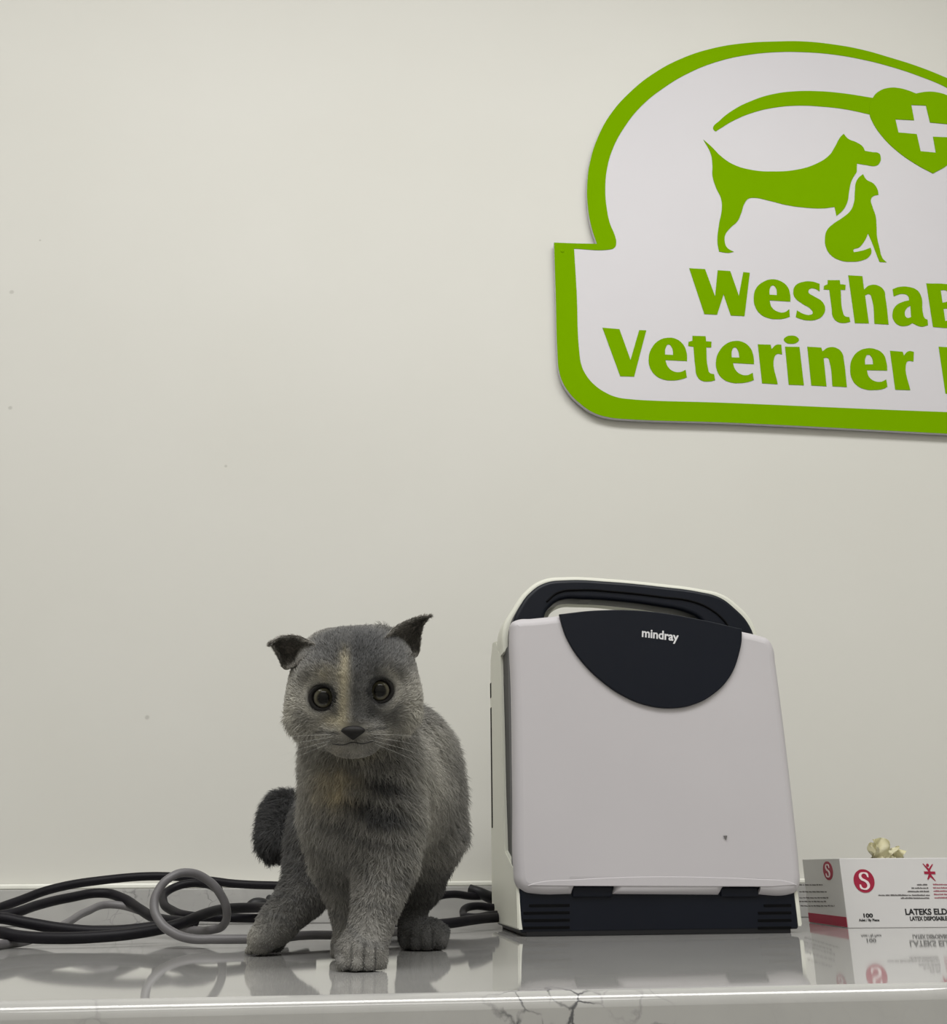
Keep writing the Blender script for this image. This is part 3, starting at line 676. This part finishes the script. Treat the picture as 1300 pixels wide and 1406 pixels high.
def surface_nets(lo, hi, h):
    n = np.ceil((hi - lo) / h).astype(int) + 1
    ax = [lo[i] + np.arange(n[i]) * h for i in range(3)]
    F = np.empty(n, dtype=np.float64)
    YY, ZZ = np.meshgrid(ax[1], ax[2], indexing='ij')
    for i in range(0, n[0], 8):
        xs = ax[0][i:i + 8]
        pts = np.stack([np.repeat(xs, YY.size), np.tile(YY.ravel(), len(xs)), np.tile(ZZ.ravel(), len(xs))], axis=1)
        F[i:i + 8] = sdf(pts).reshape(len(xs), n[1], n[2])
    corners = [(i, j, k) for i in (0, 1) for j in (0, 1) for k in (0, 1)]
    sl = lambda c_: F[c_[0]:n[0] - 1 + c_[0], c_[1]:n[1] - 1 + c_[1], c_[2]:n[2] - 1 + c_[2]]
    neg_ = sum((sl(c_) < 0).astype(np.int8) for c_ in corners)
    act = (neg_ > 0) & (neg_ < 8)
    idx = -np.ones(act.shape, dtype=np.int64); ids = np.argwhere(act); idx[act] = np.arange(len(ids))
    acc = np.zeros((len(ids), 3)); cnt = np.zeros(len(ids))
    for a in corners:
        for d_ in range(3):
            if a[d_] == 0:
                b = list(a); b[d_] = 1
                fa = F[ids[:, 0] + a[0], ids[:, 1] + a[1], ids[:, 2] + a[2]]; fb = F[ids[:, 0] + b[0], ids[:, 1] + b[1], ids[:, 2] + b[2]]
                m = (fa < 0) != (fb < 0); t = np.where(m, fa / (fa - fb + 1e-20), 0)
                pos = np.array(a, float)[None, :].repeat(len(ids), 0); pos[:, d_] += t
                acc[m] += pos[m]; cnt[m] += 1
    V = lo + (ids + acc / cnt[:, None]) * h
    Fc = []
    for d_ in range(3):
        e1, e2 = (d_ + 1) % 3, (d_ + 2) % 3
        s0 = [slice(None)] * 3; s1_ = [slice(None)] * 3; s0[d_] = slice(0, n[d_] - 1); s1_[d_] = slice(1, n[d_])
        A_, B_ = F[tuple(s0)] < 0, F[tuple(s1_)] < 0
        ch_ = np.argwhere(A_ != B_)
        ok = (ch_[:, e1] > 0) & (ch_[:, e2] > 0) & (ch_[:, e1] < n[e1] - 1) & (ch_[:, e2] < n[e2] - 1); ch_ = ch_[ok]
        def cell(o1, o2):
            q = ch_.copy(); q[:, e1] -= o1; q[:, e2] -= o2; return idx[q[:, 0], q[:, 1], q[:, 2]]
        quad_ = np.stack([cell(1, 1), cell(0, 1), cell(0, 0), cell(1, 0)], axis=1)
        fl = ~A_[ch_[:, 0], ch_[:, 1], ch_[:, 2]]
        quad_[fl] = quad_[fl][:, ::-1]
        Fc.append(quad_)
    return V, np.concatenate(Fc)
lo = np.array((-.16, .58, -.004)); hi = np.array((.13, 1.0, .235))
V, Q = surface_nets(lo, hi, .0019)
def grad(p, e=.0006):
    g = np.stack([sdf(p + np.eye(3)[i] * e) - sdf(p - np.eye(3)[i] * e) for i in range(3)], axis=1)
    return g / np.maximum(np.linalg.norm(g, axis=1), 1e-9)[:, None]
N = grad(V)
V = V - N * sdf(V)[:, None] * .8

# fur colour from where a point sits on the animal
def vnoise(p, s, seed=0.0):
    q = p * s + seed
    return (np.sin(q[:, 0] * 1.7 + 1.3 * np.sin(q[:, 1] * 1.1 + seed)) + np.sin(q[:, 1] * 2.1 + 1.7 * np.sin(q[:, 2] * 1.3)) + np.sin(q[:, 2] * 1.9 + 1.1 * np.sin(q[:, 0] * 1.5 + 2))) / 3
def ss(x, a, b):
    t = np.clip((x - a) / (b - a), 0, 1); return t * t * (3 - 2 * t)
GREY = np.array((.238, .231, .215)); DARK = np.array((.105, .106, .110)); LIGHT = np.array((.52, .50, .445)); CREAM = np.array((.60, .54, .39))
def headcoord(p): return ((p - HC) @ HR) / SH
def mixc(c_, col, w): return c_ * (1 - w[:, None]) + col * w[:, None]
def fur_colour(p):
    c_ = np.tile(GREY, (len(p), 1))
    nz = vnoise(p, 90.0); n2 = vnoise(p, 260.0, 3.0)
    q = headcoord(p); x, y, z = q[:, 0], q[:, 1], q[:, 2]
    inhead = (1 - ss(np.sqrt((x / 100) ** 2 + ((y + 5) / 100) ** 2 + (z / 92) ** 2), .98, 1.08))
    front = 1 - ss(y, -40, 0)
    # body: breast stripes, cream patch, lighter flank edge
    s = SH; xb, zb = (p[:, 0] - HC[0]) / s, (p[:, 2] - HC[2]) / s; yb_ = p[:, 1]
    brst = 1 - ss(yb_, .72, .78)
    st = np.sin((zb + .35 * xb + 12 * nz) / 6.2)
    reg = np.exp(-((xb - 40) / 45) ** 2 - ((zb + 150) / 48) ** 2)
    c_ = mixc(c_, DARK * .45, np.clip(reg * (.85 + .6 * st), 0, .93) * brst)
    c_ = mixc(c_, np.array((.54, .455, .30)), np.exp(-((xb + 20) / 26) ** 2 - ((zb + 124) / 24) ** 2) * .95 * brst * (.7 + .5 * n2))
    c_ = mixc(c_, LIGHT * .72, np.exp(-((xb + 60) / 22) ** 2) * .45 * brst)
    c_ = mixc(c_, LIGHT * .85, np.exp(-((xb - 118) / 32) ** 2) * .6 * (1 - ss(zb, -40, 0)) * ss(zb, -330, -220))
    c_ = mixc(c_, DARK, .35 * ss(st, .5, 1) * (1 - ss(zb, -170, -150)))
    # hind legs and tail darker
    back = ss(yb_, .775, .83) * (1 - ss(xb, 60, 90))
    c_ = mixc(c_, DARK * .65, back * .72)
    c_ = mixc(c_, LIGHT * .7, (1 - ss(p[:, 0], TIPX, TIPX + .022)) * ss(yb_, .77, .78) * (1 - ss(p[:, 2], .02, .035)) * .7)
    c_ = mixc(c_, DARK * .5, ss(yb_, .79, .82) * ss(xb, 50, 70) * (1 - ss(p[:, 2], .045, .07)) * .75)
    for f0_, side_, back_, w_, h_ in PAWS:  # shade in the gaps between toes, painted into the coat colour
        d_ = p - f0_; u_ = d_ @ side_; b_ = d_ @ back_
        on = (np.abs(u_) < w_ * 1.1) * (b_ < w_ * 1.25) * (b_ > -.004) * (1 - ss(p[:, 2], h_ * .65, h_ * .95))
        g_ = sum(np.exp(-((u_ - k_ * w_ * .453 * 1.0) / .0007) ** 2) for k_ in (-1, 0, 1))
        c_ = mixc(c_, DARK * .12, np.clip(g_, 0, 1) * on * .65)
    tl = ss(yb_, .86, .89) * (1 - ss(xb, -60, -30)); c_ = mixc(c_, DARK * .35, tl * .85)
    # head
    h = np.tile(GREY * .95, (len(p), 1))
    h = mixc(h, DARK * .9, (ss(z, 2, 45) * (1 - ss(np.abs(x - 10), 50, 88)) * .75))
    h = mixc(h, DARK * .75, ss(x, -3, 3) * (1 - ss(x, 26, 50)) * ss(z, -52, -35) * (1 - ss(z, 60, 90)) * .75)
    h = mixc(h, LIGHT * .9, ss(np.abs(x), 52, 84) * (1 - ss(z, -5, 35)) * .75)
    h = mixc(h, LIGHT * .8, ss(-z, 30, 55) * ss(np.abs(x), 20, 45) * .5)
    h = mixc(h, DARK * .9, ss(x, 20, 40) * (1 - ss(x, 52, 70)) * (1 - ss(z, -22, -14)) * ss(z, -58, -44) * .55)
    h = mixc(h, CREAM * .85, np.exp(-((x + 11) / 6.5) ** 2) * ss(z, -62, -45) * (1 - ss(z, 30, 60)) * .72 * (1 - ss(x, -4, 0)))
    h = mixc(h, CREAM * .8, np.exp(-((x + 30) / 17) ** 2 - ((z - 17) / 9) ** 2) * .75 * (.75 + .45 * n2))
    h = mixc(h, CREAM * .85, np.exp(-((x + 22) / 14) ** 2 - ((z + 42) / 10) ** 2) * .65)
    h = mixc(h, LIGHT * .85, np.exp(-((x - 2) / 40) ** 2 - ((z + 58) / 10) ** 2) * .5)
    h = mixc(h, LIGHT * 1.0, np.exp(-((x - 4) / 36) ** 2 - ((z + 81) / 9) ** 2) * .9)
    h = mixc(h, CREAM * 1.1, np.exp(-((x - 14) / 26) ** 2 - ((z + 86) / 8) ** 2) * .6)
    # pale arcs over each eye, dark surrounds
    for ex, ez in ((-38, -12), (35.5, -3)):
        d = np.sqrt((x - ex) ** 2 + (z - ez) ** 2)
        h = mixc(h, LIGHT * 1.1, np.exp(-((d - 25.5) / 3.5) ** 2) * ss(np.abs(x) - abs(ex), -8, 18) * .4)
        h = mixc(h, DARK * .3, (1 - ss(d, 17.2, 20)) * .92)
    h = mixc(h, DARK * .4, np.exp(-((x + 22) / 6) ** 2 - ((z + 30) / 6) ** 2) * .6 + np.exp(-((x - 24) / 6) ** 2 - ((z + 28) / 8) ** 2) * .6)
    # dark lines of the whisker pads and the mouth
    for sgn, z0 in ((-1, -58), (1, -54)):
        xx = x * sgn
        h = mixc(h, DARK * .35, np.exp(-((z - z0 - xx * .06) / 2.2) ** 2) * ss(xx, 12, 20) * (1 - ss(xx, 42, 50)) * .8)
        h = mixc(h, DARK * .5, np.exp(-((z - z0 + 10 - xx * .10) / 2.0) ** 2) * ss(xx, 4, 10) * (1 - ss(xx, 32, 42)) * .7)
    w = inhead * (.25 + .75 * front)
    c_ = mixc(c_, 0, np.zeros(len(p))) * (1 - w[:, None]) + h * w[:, None]
    c_ = c_ * (1 + .14 * nz + .10 * n2)[:, None]
    return np.clip(c_, .004, .9)

me = bpy.data.meshes.new('kitten'); me.from_pydata(V.tolist(), [], Q.tolist()); me.validate()
for p_ in me.polygons: p_.use_smooth = True
base_loc = Vector((.0, .75, 0))
me.transform(Matrix.Translation(-base_loc))
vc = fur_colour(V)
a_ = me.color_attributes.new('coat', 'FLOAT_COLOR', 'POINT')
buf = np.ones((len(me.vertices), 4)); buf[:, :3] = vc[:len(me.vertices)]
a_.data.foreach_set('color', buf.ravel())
m_skin = bpy.data.materials.new('kitten_coat'); m_skin.use_nodes = True
nt = m_skin.node_tree; bs = nt.nodes['Principled BSDF']; bs.inputs['Roughness'].default_value = .9; bs.inputs['Specular IOR Level'].default_value = .1
at_ = nt.nodes.new('ShaderNodeAttribute'); at_.attribute_name = 'coat'
mu = nt.nodes.new('ShaderNodeMix'); mu.data_type = 'RGBA'; mu.blend_type = 'MULTIPLY'; mu.inputs['Factor'].default_value = 1
nt.links.new(at_.outputs['Color'], mu.inputs[6]); mu.inputs[7].default_value = (.75, .75, .75, 1); nt.links.new(mu.outputs[2], bs.inputs['Base Color'])
kitten = link('kitten', me, m_skin, None, Matrix.Translation(base_loc))
tag(kitten, 'small grey kitten with folded ears and cream face blaze standing on the worktop', 'kitten')

# eyes
def eye_mat():
    m = mat('kitten_eye', (.1, .1, .08), .1, .16, coat=.22); nt = m.node_tree; b = nt.nodes['Principled BSDF']
    b.inputs['Coat Roughness'].default_value = .03
    tc = nt.nodes.new('ShaderNodeTexCoord'); sp = nt.nodes.new('ShaderNodeSeparateXYZ'); nt.links.new(tc.outputs['Object'], sp.inputs[0])
    cb_ = nt.nodes.new('ShaderNodeCombineXYZ'); nt.links.new(sp.outputs[0], cb_.inputs[0]); nt.links.new(sp.outputs[2], cb_.inputs[1])
    ln = nt.nodes.new('ShaderNodeVectorMath'); ln.operation = 'LENGTH'; nt.links.new(cb_.outputs[0], ln.inputs[0])
    dv_ = nt.nodes.new('ShaderNodeMath'); dv_.operation = 'DIVIDE'; nt.links.new(ln.outputs['Value'], dv_.inputs[0]); dv_.inputs[1].default_value = R_EYE
    r = nt.nodes.new('ShaderNodeValToRGB'); cr = r.color_ramp; cr.elements[0].position = 0; cr.elements[0].color = (.003, .003, .003, 1)
    cr.elements[1].position = 1; cr.elements[1].color = (.005, .005, .005, 1)
    for ps, cl in ((.40, (.003, .003, .003)), (.46, (.02, .018, .013)), (.58, (.075, .069, .046)), (.67, (.065, .06, .042)), (.74, (.008, .007, .006))):
        e = cr.elements.new(ps); e.color = (*cl, 1)
    nt.links.new(dv_.outputs[0], r.inputs['Fac']); nt.links.new(r.outputs['Color'], b.inputs['Base Color'])
    return m
m_eye = eye_mat(); m_dark = mottled(mat('dark_skin', (.008, .007, .007), .6, .25), (.007, .006, .006), (.011, .010, .010), 300)
for ec, (gx, gz) in zip(EYES, ((.06, .02), (.0, .02))):
    bm = bmesh.new(); bmesh.ops.create_uvsphere(bm, u_segments=40, v_segments=24, radius=R_EYE)
    Rm = Matrix(((HR[0, 0], HR[0, 1], HR[0, 2]), (HR[1, 0], HR[1, 1], HR[1, 2]), (HR[2, 0], HR[2, 1], HR[2, 2]))).to_4x4() @ Matrix.Rotation(gx, 4, 'Z') @ Matrix.Rotation(gz, 4, 'X')
    bm_obj('eye', bm, m_eye, kitten, 180, Matrix.Translation(Vector(ec)) @ Rm)
    # dark rim
    pts = []
    for k in range(16):
        a = 2 * math.pi * k / 16
        lid_z = math.sin(a) * 15.4
        pts.append(Vector(ec + HR @ np.array((math.cos(a) * 16.0, -10.0, lid_z)) * SH))
    tube('eyelid', pts, 2.7 * SH, m_dark, kitten, cyclic=True)
# nose: a rounded dark triangle
bm = bmesh.new(); bmesh.ops.create_uvsphere(bm, u_segments=24, v_segments=16, radius=1)
for v in bm.verts:
    z = v.co.z; v.co.x *= (15.5 if z > 0 else 15.5 * (1 + z * .74)); v.co.y *= 7; v.co.z *= (7 if z > 0 else 11)
    v.co = Vector(NOSE + HR @ np.array(v.co) * SH)
bm_obj('nose', bm, m_dark, kitten, 180)
mo = MOUTH
tube('mouth', [Vector(q) for q in mo], 0.7 * SH, m_dark, kitten)

# ears: folded cups
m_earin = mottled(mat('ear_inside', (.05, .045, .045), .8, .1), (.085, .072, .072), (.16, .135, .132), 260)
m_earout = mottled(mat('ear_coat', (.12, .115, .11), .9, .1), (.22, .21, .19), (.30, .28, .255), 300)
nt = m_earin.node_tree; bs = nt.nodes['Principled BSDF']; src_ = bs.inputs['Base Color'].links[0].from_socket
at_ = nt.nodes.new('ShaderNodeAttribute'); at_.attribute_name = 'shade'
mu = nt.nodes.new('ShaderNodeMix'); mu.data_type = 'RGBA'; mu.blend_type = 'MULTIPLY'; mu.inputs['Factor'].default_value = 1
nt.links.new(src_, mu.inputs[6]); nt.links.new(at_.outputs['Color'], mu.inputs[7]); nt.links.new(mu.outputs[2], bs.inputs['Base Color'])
def lerp_poly(pts, n):
    pts = np.array(pts, float); d = np.r_[0, np.cumsum(np.linalg.norm(np.diff(pts, axis=0), axis=1))]; t = np.linspace(0, d[-1], n)
    return np.stack([np.interp(t, d, pts[:, i]) for i in range(3)], axis=1)
ear_grids = []
def make_ear(upper, lower, cup):
    n, mrow = 22, 12
    U, L = lerp_poly(upper, n), lerp_poly(lower, n)
    for _ in range(3):
        U[1:-1] = (U[:-2] + 2 * U[1:-1] + U[2:]) / 4; L[1:-1] = (L[:-2] + 2 * L[1:-1] + L[2:]) / 4
    bm = bmesh.new(); grid = []
    pts = np.zeros((mrow, n, 3))
    for j in range(mrow):
        t = j / (mrow - 1); row = U * (1 - t) + L * t
        prof_ = np.sin(math.pi * min(1, t * 1.02)) ** .7 * np.sin(np.pi * (1 - np.linspace(0, 1, n)) * .5 + .0) ** .5
        row = row.copy(); row[:, 1] += cup * prof_
        pts[j] = row
        grid.append([bm.verts.new(Vector(Hd(*q))) for q in row])
    for j in range(mrow - 1):
        for i in range(n - 1): bm.faces.new((grid[j][i], grid[j][i + 1], grid[j + 1][i + 1], grid[j + 1][i]))
    fr = bm.faces[:]
    ret = bmesh.ops.solidify(bm, geom=fr, thickness=.0016)
    me = bpy.data.meshes.new('ear'); bmesh.ops.recalc_face_normals(bm, faces=bm.faces[:]); bm.to_mesh(me); bm.free()
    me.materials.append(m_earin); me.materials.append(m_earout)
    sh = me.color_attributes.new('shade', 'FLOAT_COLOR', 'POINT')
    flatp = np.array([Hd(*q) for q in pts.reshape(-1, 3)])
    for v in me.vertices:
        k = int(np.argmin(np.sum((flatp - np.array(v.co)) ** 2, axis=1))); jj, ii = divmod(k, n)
        t = jj / (mrow - 1); g_ = .30 + .9 * (1 - t) ** 1.3 * (.5 + .5 * abs(math.sin(ii * .9 + jj * .35))) + .35 * (ii / n) ** 2  # shade of the ear cup put into the colour, deepest at the lower edge
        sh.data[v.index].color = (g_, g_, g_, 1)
    fwv = Vector(fw)
    for p_ in me.polygons:
        p_.use_smooth = True
        p_.material_index = 0 if p_.normal.dot(fwv) < 0.0 else 1
    ear_grids.append(pts)
    return link('ear', me, None, kitten)
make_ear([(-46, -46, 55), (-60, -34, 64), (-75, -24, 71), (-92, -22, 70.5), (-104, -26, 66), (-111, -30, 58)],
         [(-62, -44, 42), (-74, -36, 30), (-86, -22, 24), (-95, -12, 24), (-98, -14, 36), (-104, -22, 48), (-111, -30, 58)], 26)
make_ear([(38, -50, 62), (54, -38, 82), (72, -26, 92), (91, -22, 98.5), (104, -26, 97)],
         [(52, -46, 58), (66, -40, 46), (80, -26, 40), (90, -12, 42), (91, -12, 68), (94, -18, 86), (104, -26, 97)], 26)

# fur: fine strands rooted on the body, combed along the coat
def sample_surface(nh):
    tri = np.concatenate([Q[:, [0, 1, 2]], Q[:, [0, 2, 3]]]); a, b, c_ = V[tri[:, 0]], V[tri[:, 1]], V[tri[:, 2]]
    ar = np.linalg.norm(np.cross(b - a, c_ - a), axis=1) * .5
    cen = (a + b + c_) / 3
    ar = ar * np.where(headcoord(cen)[:, 2] > -95, 1.6, 1.0)
    t = rng.choice(len(tri), size=nh, p=ar / ar.sum()); u = rng.random((nh, 2)); sw = u.sum(1) > 1; u[sw] = 1 - u[sw]
    return a[t] + (b - a)[t] * u[:, :1] + (c_ - a)[t] * u[:, 1:]
NH = 170000
R0 = sample_surface(NH)
NR = grad(R0)
q = headcoord(R0)
keep = R0[:, 2] > .0012
for e in EYES: keep &= np.linalg.norm(R0 - (e - fw * .004), axis=1) > R_EYE * 1.04
nd_ = (R0 - NOSE) @ HR / SH
keep &= ~((np.abs(nd_[:, 0]) < 15) & (nd_[:, 2] > -8) & (nd_[:, 2] < 10) & (np.abs(nd_[:, 1]) < 16))
for a, b in zip(MOUTH[:-1], MOUTH[1:]):
    for t_ in np.linspace(0, 1, 12): keep &= np.linalg.norm(R0 + 0 * R0 - (a * (1 - t_) + b * t_), axis=1) > 2.6 * SH
R0, NR, q = R0[keep], NR[keep], q[keep]
x, y, z = q[:, 0], q[:, 1], q[:, 2]
inhead = 1 - ss(np.sqrt((x / 96) ** 2 + (y / 92) ** 2 + ((z - 2) / 84) ** 2), 1.0, 1.12)
inhead = np.maximum(inhead, (1 - ss(np.linalg.norm(R0 - NOSE, axis=1) / SH, 52, 66)) * ss(z, -98, -90))     # the muzzle belongs to the head
# comb directions
away = np.stack([x - 1.5, 38.0 + 0 * x, (z + 50) * .9 + 6], axis=1)
hd_ = away / np.maximum(np.linalg.norm(away, axis=1), 1e-6)[:, None]
hd_w = hd_ @ HR.T
bd = np.tile(np.array((0.0, .35, -1.0)), (len(x), 1)); bd[:, 0] += np.clip((R0[:, 0] - HC[0]) * 6, -.4, .5)
comb = hd_w * inhead[:, None] + bd * (1 - inhead)[:, None]
jit = rng.normal(size=comb.shape)
def clump(p, s):
    return np.stack([vnoise(p, s, 1.0), vnoise(p[:, [1, 2, 0]], s, 5.0), vnoise(p[:, [2, 0, 1]], s, 9.0)], axis=1)
comb = comb + jit * (.22 - .12 * inhead)[:, None] + (clump(R0, 330.0) * .55 + clump(R0, 900.0) * .5) * (1 - .55 * inhead)[:, None]
comb -= NR * np.sum(comb * NR, axis=1)[:, None]
comb /= np.maximum(np.linalg.norm(comb, axis=1), 1e-6)[:, None]
dn = np.linalg.norm(R0 - NOSE, axis=1) / SH
de = np.minimum(*[np.linalg.norm(R0 - e, axis=1) / SH for e in EYES])
Lh = .0019 + .0021 * ss(dn, 30, 105); Lh = np.minimum(Lh, .0008 + .0035 * ss(de, 17, 45))
Lb = np.full(len(x), .0078)
zz = R0[:, 2]
Lb = np.where(zz < .05, .0012 + .0043 * np.clip(zz - .012, 0, 1) / .038, Lb); Lb = np.where((zz >= .05) & (zz < .09), .0055 + .0025 * (zz - .05) / .04, Lb)
Lb = np.where((R0[:, 1] > .87) & (R0[:, 0] < -.06), .0095, Lb)
Lb = Lb * (1 + .45 * ss(R0[:, 0] - HC[0], .045, .08) * ss(zz, .06, .10))
Ln = (Lh * inhead + Lb * (1 - inhead)) * rng.uniform(.65, 1.2, len(x))
lift = np.clip(.46 + .12 * rng.normal(size=len(x)), .12, .95)
lift = np.where(inhead > .5, lift * .6, lift)
d0 = NR * lift[:, None] + comb * (1 - lift)[:, None] * 1.1
d0 /= np.linalg.norm(d0, axis=1)[:, None]
d1 = d0 * .55 + comb * .6 + rng.normal(size=comb.shape) * .10; d1 /= np.linalg.norm(d1, axis=1)[:, None]
KP = 4
nh = len(R0)
pts = np.zeros((nh, KP, 3))
pts[:, 0] = R0 - NR * .0004
pts[:, 1] = R0 + d0 * (Ln * .38)[:, None]
pts[:, 2] = pts[:, 1] + (d0 * .5 + d1 * .5) * (Ln * .34)[:, None]
pts[:, 3] = pts[:, 2] + d1 * (Ln * .30)[:, None]
pts[:, :, 2] = np.maximum(pts[:, :, 2], .0006)
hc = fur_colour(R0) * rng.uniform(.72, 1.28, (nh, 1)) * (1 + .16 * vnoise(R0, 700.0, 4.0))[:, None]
# ear fur, root on the outer rims
er = []; ed = []; ecl = []
for gidx, pg_ in enumerate(ear_grids):
    mrow, n = pg_.shape[:2]
    for k in range(5200):
        j = (rng.random() ** 2) * 2.2 if rng.random() < .7 else (mrow - 1) - (rng.random() ** 2) * 2.0
        inner_ = k % 4 == 0
        if inner_: j = rng.random() * (mrow - 1.01)
        i = rng.random() * (n - 1.001); j = min(j, mrow - 1.001); i0, j0 = int(i), int(j); fi, fj = i - i0, j - j0
        pt = (pg_[j0, i0] * (1 - fi) + pg_[j0, i0 + 1] * fi) * (1 - fj) + (pg_[j0 + 1, i0] * (1 - fi) + pg_[j0 + 1, i0 + 1] * fi) * fj
        tip = pg_[0, -1]; dr = (tip - pt); dr = dr / (np.linalg.norm(dr) + 1e-6)
        o_ = np.array((0, 1.2, .5)) if rng.random() < .75 else np.array((0, -.6, .0))
        if inner_: o_ = np.array((0, -.35, .25))
        er.append(Hd(*(pt + np.array((0, -.3 if inner_ else 2.5, 0)))) ); ecl.append(.5 if inner_ else 1.0); ed.append(HR @ (dr * .9 + o_ * .5 + rng.normal(size=3) * .25))
er = np.array(er); ed = np.array(ed); ed /= np.linalg.norm(ed, axis=1)[:, None]
el = rng.uniform(.0016, .0034, len(er))
ep = np.stack([er, er + ed * (el * .35)[:, None], er + ed * (el * .7)[:, None], er + ed * el[:, None]], axis=1)
ecol = np.tile(np.array((.30, .285, .26)), (len(er), 1)) * rng.uniform(.7, 1.25, (len(er), 1)) * np.array(ecl)[:, None]
pts = np.concatenate([pts, ep]); hc = np.concatenate([hc, ecol]); nh = len(pts)
hcu = bpy.data.hair_curves.new('fur')
hcu.add_curves([KP] * nh)
hcu.attributes['position'].data.foreach_set('vector', (pts - np.array(base_loc)).astype(np.float32).ravel())
ra = hcu.attributes.get('radius') or hcu.attributes.new('radius', 'FLOAT', 'POINT')
rr = np.tile(np.array((.00016, .00015, .00011, .00003), dtype=np.float32), nh)
ra.data.foreach_set('value', rr)
ca = hcu.attributes.new('coat', 'FLOAT_COLOR', 'CURVE')
cb4 = np.ones((nh, 4), dtype=np.float32); cb4[:, :3] = np.clip(hc, .003, .95)
ca.data.foreach_set('color', cb4.ravel())
m_fur = bpy.data.materials.new('kitten_fur'); m_fur.use_nodes = True
nt = m_fur.node_tree; bs = nt.nodes['Principled BSDF']; bs.inputs['Roughness'].default_value = .65; bs.inputs['Specular IOR Level'].default_value = .25
at_ = nt.nodes.new('ShaderNodeAttribute'); at_.attribute_name = 'coat'; nt.links.new(at_.outputs['Color'], bs.inputs['Base Color'])
hcu.materials.append(m_fur)
fur = bpy.data.objects.new('fur', hcu); COL.objects.link(fur); fur.parent = kitten
# whiskers
m_wh = mottled(mat('whisker_white', (.7, .7, .68), .4), (.6, .6, .57), (.7, .7, .66), 50)
for sgn in (-1, 1):
    for k in range(4):
        a = Hd(sgn * (26 + 3 * k % 5), -82, -58 - 4 * k); b = Hd(sgn * 70, -84 + 4 * k, -60 - 9 * k); c_ = Hd(sgn * 104, -66 + 6 * k, -66 - 13 * k)
        tube('whisker', [Vector(a), Vector(b), Vector(c_)], .00004, m_wh, kitten, res=6, radii=[1, .8, .25])

# ---------------------------------------------------------------- light
def area(name, loc, rot, sx, sy, e, col=(1, 1, 1)):
    l = bpy.data.lights.new(name, 'AREA'); l.shape = 'RECTANGLE'; l.size = sx; l.size_y = sy; l.energy = e; l.color = col
    o = bpy.data.objects.new(name, l); COL.objects.link(o); o.location = loc; o.rotation_euler = rot; return o
area('ceiling_lamp', (.1, -.14, CEIL - .02), (0, 0, 0), 3.0, .7, 68, (1, .995, .98))
area('ceiling_lamp', (0, -1.5, CEIL - .02), (0, 0, 0), 2.0, .6, 16, (1, .995, .975))
w = bpy.data.worlds.new('world'); SC.world = w; w.use_nodes = True
w.node_tree.nodes['Background'].inputs[0].default_value = (.5, .5, .5, 1); w.node_tree.nodes['Background'].inputs[1].default_value = .2
SC.view_settings.view_transform = 'Standard'
SC.view_settings.look = 'None'
SC.view_settings.exposure = 0.0
SC.cycles.max_bounces = 8
